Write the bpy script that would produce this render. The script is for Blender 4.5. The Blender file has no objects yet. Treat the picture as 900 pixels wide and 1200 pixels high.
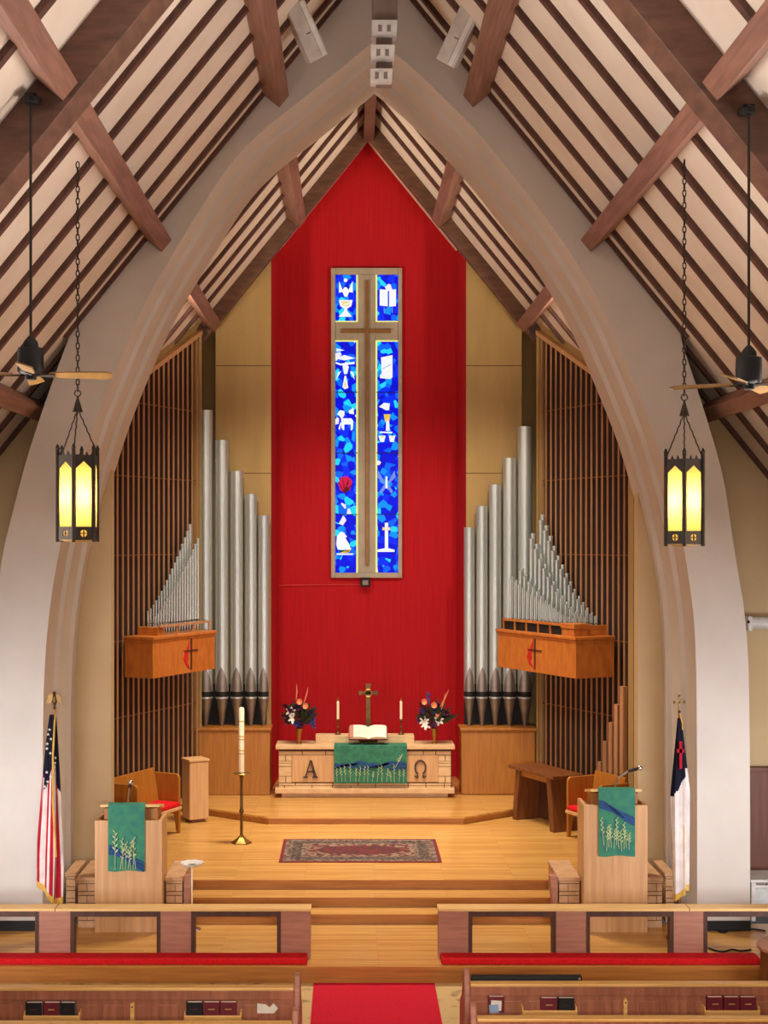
import bpy, bmesh, math, random
from mathutils import Vector, Matrix
random.seed(7)
S = bpy.context.scene
C = S.collection
PI = math.pi
# ------------------------------------------------------------------ measuring
F, VX, VY, CX, CZ = 1650.0, 410.0, 632.0, -0.336, 5.0
def X(px, Y): return (px - VX) * Y / F + CX
def Z(py, Y): return CZ - (py - VY) * Y / F
def P(px, py, Y): return (X(px, Y), Y, Z(py, Y))
ORD = ("first second third fourth fifth sixth seventh eighth ninth tenth eleventh twelfth thirteenth fourteenth "
       "fifteenth sixteenth seventeenth eighteenth nineteenth twentieth").split()
ORD += ['twenty-' + o for o in ORD[:9]] + ['thirtieth']
# ------------------------------------------------------------------ colours and materials
def lin(c):
    return tuple(((v/255)/12.92 if v <= 10 else (((v/255)+0.055)/1.055)**2.4) for v in c) + (1,)
MATS = {}
def base(name):
    m = bpy.data.materials.new(name); m.use_nodes = True
    nt = m.node_tree; b = nt.nodes['Principled BSDF']
    MATS[name] = m
    return m, nt, b
def N(nt, t, **kw):
    n = nt.nodes.new(t)
    for k, v in kw.items(): setattr(n, k, v)
    return n
def mat(name, c, rough=0.6, metal=0.0, c2=None, scale=(6, 6, 6), bump=0.0, detail=4, spec=None, lo=0.35, hi=0.65):
    """plain surface whose colour wanders between c and c2 through a stretched noise"""
    m, nt, b = base(name)
    b.inputs['Roughness'].default_value = rough
    b.inputs['Metallic'].default_value = metal
    if spec is not None: b.inputs['Specular IOR Level'].default_value = spec
    if c2 is None: c2 = tuple(int(v*0.9) for v in c)
    tc = N(nt, 'ShaderNodeTexCoord'); mp = N(nt, 'ShaderNodeMapping')
    mp.inputs['Scale'].default_value = scale
    no = N(nt, 'ShaderNodeTexNoise'); no.inputs['Scale'].default_value = 1.0; no.inputs['Detail'].default_value = detail
    cr = N(nt, 'ShaderNodeValToRGB')
    cr.color_ramp.elements[0].color = lin(c2); cr.color_ramp.elements[0].position = lo
    cr.color_ramp.elements[1].color = lin(c); cr.color_ramp.elements[1].position = hi
    L = nt.links.new
    L(tc.outputs['Object'], mp.inputs['Vector']); L(mp.outputs[0], no.inputs['Vector'])
    L(no.outputs['Fac'], cr.inputs[0]); L(cr.outputs[0], b.inputs['Base Color'])
    if bump:
        bp = N(nt, 'ShaderNodeBump'); bp.inputs['Strength'].default_value = bump; bp.inputs['Distance'].default_value = 0.01
        L(no.outputs['Fac'], bp.inputs['Height']); L(bp.outputs[0], b.inputs['Normal'])
    return m
def planks(name, c, c2, mortar, w=1.4, h=0.075, rough=0.3, msize=0.004, sc=1.0, swap=False, bump=0.1):
    m, nt, b = base(name); L = nt.links.new
    tc = N(nt, 'ShaderNodeTexCoord'); mp = N(nt, 'ShaderNodeMapping')
    if swap: mp.inputs['Rotation'].default_value = (PI/2, 0, 0)
    br = N(nt, 'ShaderNodeTexBrick')
    br.inputs['Color1'].default_value = lin(c); br.inputs['Color2'].default_value = lin(c2); br.inputs['Mortar'].default_value = lin(mortar)
    br.inputs['Scale'].default_value = sc; br.inputs['Brick Width'].default_value = w; br.inputs['Row Height'].default_value = h
    br.inputs['Mortar Size'].default_value = msize; br.inputs['Bias'].default_value = -0.2
    no = N(nt, 'ShaderNodeTexNoise'); no.inputs['Scale'].default_value = 1.0; no.inputs['Detail'].default_value = 5
    mp2 = N(nt, 'ShaderNodeMapping'); mp2.inputs['Scale'].default_value = (2, 30, 30)
    mx = N(nt, 'ShaderNodeMixRGB', blend_type='MULTIPLY'); mx.inputs[0].default_value = 0.55
    cr = N(nt, 'ShaderNodeValToRGB'); cr.color_ramp.elements[0].color = (.62, .55, .5, 1); cr.color_ramp.elements[0].position = .3
    cr.color_ramp.elements[1].position = .7
    L(tc.outputs['Object'], mp.inputs[0]); L(mp.outputs[0], br.inputs['Vector'])
    L(tc.outputs['Object'], mp2.inputs[0]); L(mp2.outputs[0], no.inputs['Vector']); L(no.outputs['Fac'], cr.inputs[0])
    L(br.outputs['Color'], mx.inputs[1]); L(cr.outputs[0], mx.inputs[2]); L(mx.outputs[0], b.inputs['Base Color'])
    b.inputs['Roughness'].default_value = rough
    if bump:
        bp = N(nt, 'ShaderNodeBump'); bp.inputs['Strength'].default_value = bump; bp.inputs['Distance'].default_value = 0.003
        L(br.outputs['Fac'], bp.inputs['Height']); bp.invert = True; L(bp.outputs[0], b.inputs['Normal'])
    return m
def glow(name, c, s):
    m, nt, b = base(name)
    b.inputs['Base Color'].default_value = lin(c); b.inputs['Emission Color'].default_value = lin(c)
    b.inputs['Emission Strength'].default_value = s; b.inputs['Roughness'].default_value = .6; b.inputs['Specular IOR Level'].default_value = 0.05; b.inputs['Base Color'].default_value = tuple(v*.15 for v in lin(c)[:3])+(1,)
    return m
def stained(name, cols, scale, strength):
    m, nt, b = base(name); L = nt.links.new
    tc = N(nt, 'ShaderNodeTexCoord'); vo = N(nt, 'ShaderNodeTexVoronoi'); vo.inputs['Scale'].default_value = scale
    sp = N(nt, 'ShaderNodeSeparateColor'); cr = N(nt, 'ShaderNodeValToRGB'); cr.color_ramp.interpolation = 'CONSTANT'
    els = cr.color_ramp.elements
    while len(els) < len(cols): els.new(0.5)
    for e, (p, c) in zip(els, cols): e.position = p
    for e, (p, c) in zip(els, cols): e.color = lin(c)
    L(tc.outputs['Object'], vo.inputs['Vector']); L(vo.outputs['Color'], sp.inputs[0]); L(sp.outputs[0], cr.inputs[0])
    b.inputs['Base Color'].default_value = (.01, .015, .05, 1); b.inputs['Specular IOR Level'].default_value = .05; L(cr.outputs[0], b.inputs['Emission Color'])
    b.inputs['Emission Strength'].default_value = strength; b.inputs['Roughness'].default_value = .6
    return m
def amber(name):
    m, nt, b = base(name); L = nt.links.new
    nt.nodes.remove(b)
    out = [n for n in nt.nodes if n.type == 'OUTPUT_MATERIAL'][0]
    tc = N(nt, 'ShaderNodeTexCoord'); no = N(nt, 'ShaderNodeTexNoise'); no.inputs['Scale'].default_value = 9
    cr = N(nt, 'ShaderNodeValToRGB'); cr.color_ramp.elements[0].color = lin((255, 204, 92)); cr.color_ramp.elements[1].color = lin((255, 222, 128))
    tr = N(nt, 'ShaderNodeBsdfTranslucent'); df = N(nt, 'ShaderNodeBsdfGlossy'); df.inputs['Roughness'].default_value = .3
    mx = N(nt, 'ShaderNodeMixShader'); mx.inputs[0].default_value = .06
    L(tc.outputs['Object'], no.inputs[0]); L(no.outputs['Fac'], cr.inputs[0]); L(cr.outputs[0], tr.inputs[0])
    L(tr.outputs[0], mx.inputs[1]); L(df.outputs[0], mx.inputs[2]); L(mx.outputs[0], out.inputs[0])
    return m
plaster = mat('arch_plaster', (218, 210, 203), .85, c2=(210, 202, 194), scale=(1.2, 1.2, 1.2), bump=.04)
ceilp = mat('ceiling_plaster', (236, 222, 206), .9, c2=(228, 212, 195), scale=(2, 2, 2))
tanw = mat('tan_panel', (174, 142, 88), .75, c2=(164, 132, 80), scale=(4, 4, .6))
tanw2 = mat('tan_nave_wall', (205, 180, 140), .85, c2=(198, 172, 132), scale=(1, 1, 1))
redw = mat('red_wall_cloth', (192, 28, 36), .85, c2=(178, 21, 29), scale=(40, 40, .8), bump=.05, spec=.2)
rafterm = mat('rafter_wood', (98, 62, 48), .6, c2=(78, 48, 38), scale=(12, 3, 3))
beamm = mat('beam_wood', (116, 80, 62), .55, c2=(92, 62, 48), scale=(3, 3, 12))
purlm = mat('purlin_wood', (150, 106, 88), .55, c2=(124, 86, 70), scale=(20, 1.5, 20))
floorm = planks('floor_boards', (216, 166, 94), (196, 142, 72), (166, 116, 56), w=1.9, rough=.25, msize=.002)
riserm = mat('riser_wood_shaded', (184, 120, 52), .4, c2=(164, 102, 40), scale=(1.5, 20, 25))  # darker than the treads: shade on the risers put into the colour
navefl = mat('nave_stone_tile', (214, 184, 128), .6, c2=(150, 118, 74), scale=(5, 5, 5), lo=.3, hi=.45)
carpet = mat('red_carpet', (214, 40, 62), .95, c2=(200, 32, 54), scale=(60, 60, 60), bump=.3, spec=.1)
oak = mat('oak_case', (176, 114, 42), .42, c2=(158, 98, 32), scale=(22, 22, 1.6))
oakbox = mat('oak_chest', (194, 116, 48), .42, c2=(174, 98, 38), scale=(10, 10, 4))
oakpale = mat('pale_oak', (214, 168, 118), .5, c2=(198, 150, 102), scale=(26, 26, 1.4))
oaklite = mat('light_oak_edge', (236, 196, 132), .45, c2=(222, 178, 112), scale=(2, 20, 20))
oakpink = mat('rail_wood', (178, 122, 100), .5, c2=(160, 106, 86), scale=(2.5, 16, 24))
darkwood = mat('dark_wood', (84, 46, 30), .5, c2=(66, 34, 22), scale=(16, 16, 2))
walnut = mat('walnut', (122, 70, 34), .4, c2=(98, 54, 26), scale=(16, 16, 2))
pewwood = mat('pew_wood', (172, 106, 76), .45, c2=(146, 86, 60), scale=(20, 20, 2))
pewcap = mat('pew_cap_wood', (238, 190, 112), .4, c2=(220, 168, 92), scale=(1.5, 20, 20))
slatm = mat('slat_bronze', (194, 142, 102), .4, c2=(170, 122, 84), scale=(20, 20, 1))
backm = mat('screen_cloth', (50, 28, 19), .9, c2=(40, 22, 15), scale=(20, 20, 4))
pipem = mat('pipe_metal', (206, 212, 210), .4, .65, c2=(190, 197, 196), scale=(3, 3, .4))
lipm = mat('pipe_lip_metal_darkened', (150, 140, 132), .42, .75)  # darker than the pipes: dark reflection on the lips put into the colour
blackm = mat('black_matte', (14, 13, 14), .7)
blackg = mat('black_gloss', (18, 17, 20), .25)
ironm = mat('wrought_iron', (52, 40, 30), .5, .4, c2=(36, 28, 22))
brass = mat('brass', (196, 158, 84), .3, .9, c2=(160, 124, 60))
brassd = mat('dark_brass', (120, 92, 54), .38, .8, c2=(90, 68, 40))
silver = mat('chrome', (220, 220, 222), .2, 1.0)
stone = mat('altar_stone', (222, 186, 142), .7, c2=(206, 168, 124), scale=(6, 6, 14), bump=.05)
jointm = mat('joint_dark', (92, 62, 42), .9)
brickm = mat('brick_stone', (200, 158, 118), .8, c2=(180, 138, 100), scale=(7, 7, 12), bump=.1)
green = mat('green_brocade', (52, 128, 98), .8, c2=(38, 104, 86), scale=(14, 14, 14), bump=.1)
green2 = mat('teal_brocade', (44, 118, 108), .8, c2=(62, 140, 104), scale=(9, 9, 9), bump=.1)
bluec = mat('blue_ribbon', (22, 78, 140), .7, c2=(20, 58, 112), scale=(20, 20, 20))
wheat = mat('wheat_thread', (196, 214, 160), .7)
cream = mat('candle_wax', (248, 236, 204), .5, c2=(240, 226, 190))
white = mat('white_enamel', (236, 234, 230), .4)
offw = mat('speaker_white', (214, 206, 198), .5)
greyc = mat('speaker_grey', (146, 130, 124), .6)
redcush = mat('red_cushion', (214, 26, 36), .85, c2=(198, 18, 28), scale=(30, 30, 30), bump=.15, spec=.2)
redbook = mat('maroon_book', (112, 18, 34), .5)
blackbook = mat('black_book', (22, 18, 20), .45)
paper = mat('paper', (240, 232, 214), .8)
bluepaper = mat('blue_card', (150, 178, 214), .7)
pagepink = mat('red_page_edge', (196, 130, 110), .7)
navy = mat('navy_cloth', (20, 22, 44), .8, spec=.2)
flagred = mat('flag_red', (186, 24, 44), .75, spec=.2)
flagwhite = mat('flag_white', (236, 226, 224), .8, spec=.2)
gold = mat('gold_fringe', (226, 180, 80), .6)
frameg = mat('window_stone', (184, 172, 150), .75, c2=(168, 156, 134), scale=(3, 3, 3))
crossb = mat('cross_bronze', (150, 108, 60), .45, .3)
redpipe = mat('red_painted_conduit', (214, 40, 44), .6)
flame = mat('flame_red', (196, 36, 34), .5)
blade = mat('fan_blade_wood', (150, 112, 56), .4, c2=(126, 92, 44))
leafm = mat('leaf_dark_green', (34, 52, 30), .6, c2=(22, 36, 22))
purple = mat('petal_purple', (92, 24, 74), .7, c2=(58, 14, 52))
maroonp = mat('petal_maroon', (88, 14, 30), .7)
orangep = mat('petal_peach', (240, 158, 110), .6, c2=(228, 128, 84))
lilyw = mat('petal_white', (250, 246, 236), .5)
bluep = mat('petal_blue', (58, 56, 132), .7)
reedm = mat('dried_reed', (214, 130, 96), .7)
wainm = mat('wainscot_wood', (118, 66, 50), .55, c2=(98, 54, 40), scale=(16, 16, 1.5))
rugred = mat('rug_maroon', (98, 30, 34), .95, c2=(66, 30, 30), scale=(14, 14, 14), lo=.45, hi=.55)
rugbord = mat('rug_border', (122, 104, 90), .95, c2=(80, 52, 46), scale=(16, 16, 16), lo=.45, hi=.55)
rugband = mat('rug_band', (96, 78, 66), .95, c2=(48, 36, 34), scale=(24, 24, 24), lo=.45, hi=.55)
rugmed = mat('rug_medallion', (130, 104, 84), .95, c2=(84, 36, 36), scale=(11, 11, 11), lo=.47, hi=.53)
rugedge = mat('rug_binding', (112, 20, 32), .9)
ambm = amber('amber_glass')
BLUES = [(0, (0, 6, 214)), (.28, (0, 40, 236)), (.45, (0, 96, 244)), (.58, (0, 4, 196)), (.72, (0, 140, 240)), (.86, (30, 206, 244)), (.975, (230, 220, 236))]
glassb = stained('stained_blue_glass', BLUES, 9.0, 1.15)
motw = glow('pale_stained_glass', (236, 240, 244), 1.0)
moty = glow('gold_stained_glass', (240, 200, 70), .9)
motr = glow('ruby_stained_glass', (230, 40, 84), .8)
motb = glow('lilac_stained_glass', (120, 150, 240), .85)
revealg = glow('lit_reveal_glow', (236, 240, 120), 1.0)  # backlit mullion reveals painted as glowing strips
motd = glow('dark_stained_glass', (70, 40, 20), .6)
# ------------------------------------------------------------------ mesh building (world coordinates)
class MB:
    def __init__(s): s.v, s.f, s.m, s.k = [], [], [], 0
    def add(s, vs, fs):
        n = len(s.v); s.v += [tuple(p) for p in vs]
        for f in fs: s.f.append([i+n for i in f]); s.m.append(s.k)
        return s
    def mt(s, k): s.k = k; return s
    BOXF = [(0, 3, 2, 1), (4, 5, 6, 7), (0, 1, 5, 4), (1, 2, 6, 5), (2, 3, 7, 6), (3, 0, 4, 7)]
    def box(s, x0, x1, y0, y1, z0, z1):
        return s.add([(x0, y0, z0), (x1, y0, z0), (x1, y1, z0), (x0, y1, z0), (x0, y0, z1), (x1, y0, z1), (x1, y1, z1), (x0, y1, z1)], MB.BOXF)
    def fbox(s, fn, a0, a1, n0, n1, z0, z1):
        q = [(a0, n0), (a1, n0), (a1, n1), (a0, n1)]
        return s.add([fn(a, n, z0) for a, n in q] + [fn(a, n, z1) for a, n in q], MB.BOXF)
    def obox(s, c, size, R):
        sx, sy, sz = [d/2 for d in size]
        q = [(-sx, -sy), (sx, -sy), (sx, sy), (-sx, sy)]
        vs = [Vector((a, b, -sz)) for a, b in q] + [Vector((a, b, sz)) for a, b in q]
        return s.add([Vector(c) + R @ v for v in vs], MB.BOXF)
    def bar(s, p0, p1, w, h, up=(0, 0, 1)):
        p0, p1 = Vector(p0), Vector(p1); d = (p1-p0).normalized(); a = d.cross(Vector(up)).normalized(); b = a.cross(d)
        o = [(-w/2, -h/2), (w/2, -h/2), (w/2, h/2), (-w/2, h/2)]
        return s.add([p0 + a*i + b*j for i, j in o] + [p1 + a*i + b*j for i, j in o], MB.BOXF)
    def prism(s, poly, lo, hi, fn=None):
        """poly in (x,z) extruded in y, or through fn(a,b,depth)"""
        fn = fn or (lambda a, b, d: (a, d, b)); n = len(poly)
        vs = [fn(a, b, lo) for a, b in poly] + [fn(a, b, hi) for a, b in poly]
        fs = [list(range(n)), list(range(2*n-1, n-1, -1))] + [(i, (i+1) % n, n+(i+1) % n, n+i) for i in range(n)]
        return s.add(vs, fs)
    def tube(s, pts, r, n=8, cap=True):
        pts = [Vector(p) for p in pts]; k = len(pts); rs = r if isinstance(r, (list, tuple)) else [r]*k
        vs = []; prev = None
        for i, p in enumerate(pts):
            d = (pts[min(i+1, k-1)] - pts[max(i-1, 0)]).normalized()
            if prev is None:
                a = d.cross(Vector((0, 0, 1)) if abs(d.z) < .9 else Vector((1, 0, 0))).normalized()
            else:
                a = (prev - d*prev.dot(d)).normalized()
            prev = a; b = d.cross(a)
            vs += [p + (a*math.cos(2*PI*j/n) + b*math.sin(2*PI*j/n))*rs[i] for j in range(n)]
        fs = [(i*n+j, i*n+(j+1) % n, (i+1)*n+(j+1) % n, (i+1)*n+j) for i in range(k-1) for j in range(n)]
        if cap: fs += [list(range(n-1, -1, -1)), list(range((k-1)*n, k*n))]
        return s.add(vs, fs)
    def lathe(s, prof, cx, cy, n=20, z0=0, ph=0, cap=True):
        vs = [(cx + r*math.cos(2*PI*j/n+ph), cy + r*math.sin(2*PI*j/n+ph), z0+z) for r, z in prof for j in range(n)]
        k = len(prof)
        fs = [(i*n+j, i*n+(j+1) % n, (i+1)*n+(j+1) % n, (i+1)*n+j) for i in range(k-1) for j in range(n)]
        if cap: fs += [list(range(n-1, -1, -1)), list(range((k-1)*n, k*n))]
        return s.add(vs, fs)
    def ell(s, c, r, nu=10, nv=6, R=None):
        c = Vector(c); R = R or Matrix.Identity(3)
        r = r if isinstance(r, (tuple, list)) else (r, r, r)
        vs = [c + R @ Vector((0, 0, -r[2]))]
        for i in range(1, nv):
            t = -PI/2 + PI*i/nv
            vs += [c + R @ Vector((r[0]*math.cos(t)*math.cos(2*PI*j/nu), r[1]*math.cos(t)*math.sin(2*PI*j/nu), r[2]*math.sin(t))) for j in range(nu)]
        vs.append(c + R @ Vector((0, 0, r[2]))); top = len(vs)-1
        fs = [(0, 1+(j+1) % nu, 1+j) for j in range(nu)]
        for i in range(nv-2):
            o = 1+i*nu; fs += [(o+j, o+(j+1) % nu, o+nu+(j+1) % nu, o+nu+j) for j in range(nu)]
        o = 1+(nv-2)*nu; fs += [(o+j, o+(j+1) % nu, top) for j in range(nu)]
        return s.add(vs, fs)
    def grid(s, rows, thick=None, closed=False):
        k, n = len(rows), len(rows[0])
        m = n if closed else n-1
        return s.add([p for r in rows for p in r], [(i*n+j, i*n+(j+1) % n, (i+1)*n+(j+1) % n, (i+1)*n+j) for i in range(k-1) for j in range(m)])
    def build(s, name, mats, parent=None, smooth=False, bevel=0, ang=40, fix=True):
        mats = mats if isinstance(mats, (list, tuple)) else [mats]
        if parent is not None:
            org = WORLD[parent.name]
        else:
            xs = [v[0] for v in s.v]; ys = [v[1] for v in s.v]; zs = [v[2] for v in s.v]
            org = Vector(((min(xs)+max(xs))/2, (min(ys)+max(ys))/2, min(zs)))
        me = bpy.data.meshes.new(name)
        me.from_pydata([(v[0]-org.x, v[1]-org.y, v[2]-org.z) for v in s.v], [], s.f)
        for m in mats: me.materials.append(m)
        for p, k in zip(me.polygons, s.m): p.material_index = k
        if fix:
            bm = bmesh.new(); bm.from_mesh(me); bmesh.ops.recalc_face_normals(bm, faces=bm.faces); bm.to_mesh(me); bm.free()
        if smooth:
            for p in me.polygons: p.use_smooth = True
            me.set_sharp_from_angle(angle=math.radians(ang))
        o = bpy.data.objects.new(name, me); C.objects.link(o)
        if parent is not None: o.parent = parent
        else: o.location = org
        WORLD[o.name] = org
        if bevel:
            bv = o.modifiers.new('edge', 'BEVEL'); bv.width = bevel; bv.segments = 2; bv.limit_method = 'ANGLE'
        return o
WORLD = {}
def tag(o, label=None, cat=None, group=None, kind=None):
    for k, v in (('label', label), ('category', cat), ('group', group), ('kind', kind)):
        if v: o[k] = v
    return o
def thing(name, loc, label, cat, group=None, kind=None):
    o = bpy.data.objects.new(name, None); C.objects.link(o); o.location = loc; o.empty_display_size = .1
    WORLD[o.name] = Vector(loc)
    return tag(o, label, cat, group, kind)
def dup(root, loc):
    r = root.copy(); C.objects.link(r); r.location = loc
    for ch in list(root.children):
        c = ch.copy(); C.objects.link(c); c.parent = r
        for g in list(ch.children):
            d = g.copy(); C.objects.link(d); d.parent = c
    return r
def one(mb, name, m, label, cat, group=None, **kw):
    return tag(mb.build(name, m, **kw), label, cat, group)
def rot(ax, deg): return Matrix.Rotation(math.radians(deg), 3, ax)
# ================================================================== SETTING
RZ, PT = 12.5, 1.23                       # ridge height and roof slope
CA = math.cos(math.atan(PT)); SA = math.sin(math.atan(PT))
def roof(x): return RZ - PT*abs(x)
ZP, ZC, ZA, ZN = 0.0, 0.39, 0.515, -0.2   # rail platform, chancel, altar platform, nave
one(MB().box(-7.4, 7.4, -3, 16.5, ZN-.2, ZN), 'floor', navefl, 'speckled tan stone nave floor beside the red aisle carpet', 'floor')['kind'] = 'structure'
pf = MB()
pf.box(-7.4, 7.4, 16.5, 18.31, -.4, -.035); pf.box(-7.4, 7.4, 16.466, 16.47, -.035, 0).mt(1).box(-7.4, 7.4, 16.47, 18.31, -.035, 0); pf.mt(2)
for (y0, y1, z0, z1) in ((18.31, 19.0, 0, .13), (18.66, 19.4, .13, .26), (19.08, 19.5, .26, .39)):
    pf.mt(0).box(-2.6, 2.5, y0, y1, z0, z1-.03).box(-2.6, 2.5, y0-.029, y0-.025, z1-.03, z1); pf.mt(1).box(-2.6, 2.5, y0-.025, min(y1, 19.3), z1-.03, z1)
pf.mt(1).box(-5.6, 5.6, 19.3, 27, .3, .39).box(-5.6, -2.55, 19.04, 19.35, .1, .39).box(2.45, 5.6, 19.04, 19.35, .1, .39)
plat = [(-1.65, 22.77), (1.5, 22.77), (2.5, 23.55), (3.6, 24.2), (3.6, 26.9), (-3.6, 26.9), (-3.6, 24.2), (-2.75, 23.55)]
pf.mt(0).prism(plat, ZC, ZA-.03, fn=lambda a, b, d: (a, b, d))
plat2 = [(x*1.01, y-.025 if y < 25 else y) for x, y in plat]
pf.mt(1).prism(plat2, ZA-.03, ZA, fn=lambda a, b, d: (a, b, d))
o = one(pf, 'floor_chancel', [riserm, floorm], 'golden strip wood chancel floor with three front steps', 'floor'); o['kind'] = 'structure'
# ---- ceiling
cl = MB()
for sg in (-1, 1):
    e = 7.2
    vs = []
    for y in (3.0, 26.9):
        vs += [(0, y, RZ), (sg*e, y, roof(e)), (sg*e, y, roof(e)+.15), (0, y, RZ+.15)]
    cl.add(vs, [(0, 1, 2, 3), (7, 6, 5, 4), (0, 4, 5, 1), (1, 5, 6, 2), (2, 6, 7, 3), (3, 7, 4, 0)])
ceil = one(cl, 'ceiling', ceilp, 'steep plaster ceiling striped with dark brown rafters', 'ceiling'); ceil['kind'] = 'structure'
def slope_bar(sg, y0, y1, depth, x0=0.0, x1=7.1):
    pa = []
    for x in (x0, x1):
        pa.append((sg*x, roof(x)+.01))
    nx, nz = -sg*SA*depth, -CA*depth
    q = [pa[0], pa[1], (pa[1][0]+nx, pa[1][1]+nz), (pa[0][0]+(nx if x0 > .2 else 0), pa[0][1]+(nz if x0 > .2 else -depth/CA))]
    return MB().prism(q, y0, y1)
raf_y = [9.25, 10.08, 10.91] + [12.58+.83*k for k in range(7)] + [18.36, 19.16] + [19.95+.83*k for k in range(6)]
for y in raf_y:
    for sg in (-1, 1):
        slope_bar(sg, y-.05, y+.05, .06, x1=5.2 if y > 19.3 else 7.1).build('rafter', rafterm, ceil)
for y in (18.0,):                                      # thin trim rafter against the arch wall
    for sg in (-1, 1): slope_bar(sg, 17.94, 17.995, .06, x1=4.0).build('rafter', rafterm, ceil)
for sg in (-1, 1):
    b = slope_bar(sg, 11.8, 12.24, .34).build('truss_beam', beamm, ceil, bevel=.01)
    b = slope_bar(sg, 24.98, 25.19, .24, x1=4.4).build('truss_beam', beamm, ceil, bevel=.01)
    for xp, ye in ((1.4, 18.0), (2.9, 18.0), (4.62, 19.2)):
        for (y0, y1) in ((4.0, 11.8), (12.24, ye)) + (((19.5, 24.98),) if xp < 4 else ()):
            R = Matrix(((sg*CA, 0, sg*SA), (0, 1, 0), (-SA*1.0, 0, CA)))
            R = Matrix.Rotation(sg*math.atan(PT), 3, 'Y')
            c = Vector((sg*xp, (y0+y1)/2, roof(xp))) + R @ Vector((0, 0, -.15))
            MB().obox(c, (.2, y1-y0, .28), R).build('purlin', purlm, ceil, bevel=.008)
MB().box(-.09, .09, 19.4, 25, RZ-.42, RZ-.1).build('ridge_beam', beamm, ceil, bevel=.01)
# ---- arch wall
AY = 18.0
innL = [(50, 1098), (50, 900), (51, 799), (57, 717), (71, 634), (86, 575), (103, 520), (117, 477), (137, 428), (167, 358), (199, 303), (234, 246), (270, 190), (310, 150), (352, 118), (395, 84), (441, 46)]
innR = [(817, 1098), (817, 900), (816, 778), (813, 717), (802, 643), (788, 580), (770, 517), (757, 481), (743, 447), (709, 365), (675, 305), (637, 251), (588, 189), (557, 151), (522, 117), (485, 80), (441, 46)]
outL = [(-5, 1098), (-5, 740), (0, 660), (15, 600), (30, 540), (60, 450), (88, 377)]
outR = [(879, 1098), (879, 900), (877, 742), (863, 660), (854, 600), (847, 553), (822, 470), (795, 390)]
def smoothc(pts, it=2):
    for _ in range(it):
        q = [pts[0]]
        for a, b in zip(pts, pts[1:]):
            q += [(a[0]*.75+b[0]*.25, a[1]*.75+b[1]*.25), (a[0]*.25+b[0]*.75, a[1]*.25+b[1]*.75)]
        pts = q + [pts[-1]]
    return pts
def toW(px): return [(X(a, AY), Z(b, AY)) for a, b in px]
def resample(pts, n):
    d = [0]
    for a, b in zip(pts, pts[1:]): d.append(d[-1]+math.hypot(b[0]-a[0], b[1]-a[1]))
    out = []; j = 0
    for i in range(n):
        t = d[-1]*i/(n-1)
        while j < len(d)-2 and d[j+1] < t: j += 1
        u = (t-d[j])/max(d[j+1]-d[j], 1e-9)
        out.append((pts[j][0]*(1-u)+pts[j+1][0]*u, pts[j][1]*(1-u)+pts[j+1][1]*u))
    return out
NS = 60
aw = MB()
prof = [(0, 0), (.0, .06), (.015, .5), (.075, .53), (.09, 1.0), (.15, 1.03), (.165, 1.55)]
for side, (inn, out, sg) in enumerate(((innL, outL, -1), (innR, outR, 1))):
    A = resample(smoothc(toW(inn)), NS); O = smoothc(toW(out))
    O[-1] = (O[-1][0], roof(O[-1][0])+.05)
    O = resample(O + [(sg*2.0, roof(2.0)+.05), (A[-1][0], RZ+.05)], NS)
    A[0] = (A[0][0], 0); O[0] = (O[0][0], 0)
    rows = [[(o_[0], AY+1.25, o_[1]) for o_ in O], [(o_[0], AY, o_[1]) for o_ in O]]
    nor = []
    for i in range(NS):
        a, b = A[max(i-1, 0)], A[min(i+1, NS-1)]
        dx, dz = b[0]-a[0], b[1]-a[1]; l = math.hypot(dx, dz)
        nx, nz = -sg*abs(dz)/l, -abs(dx)/l
        nor.append((nx, nz))
    nor[-1] = (0, -1.25)
    for ins, dp in prof:
        rows.append([(A[i][0]+nor[i][0]*ins, AY+dp, A[i][1]+nor[i][1]*ins) for i in range(NS)])
    back = [(o_[0], AY+1.55, o_[1]) for o_ in O]
    rows.append(back)
    aw.grid(rows)
arch = one(aw, 'wall_arch', plaster, 'pale plaster wall with a tall pointed stepped arch opening', 'wall', smooth=True, ang=32)
arch['kind'] = 'structure'
for nm, x0, x1 in (('left', X(-6, 18), X(50, 18)), ('right', X(817, 18), X(879, 18))):
    o = one(MB().box(x0, x1, 17.97, 18.0, 0, .125), 'baseboard_'+nm, blackm, 'black base strip below the %s arch pier' % nm, 'baseboard'); o['kind'] = 'structure'
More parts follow.
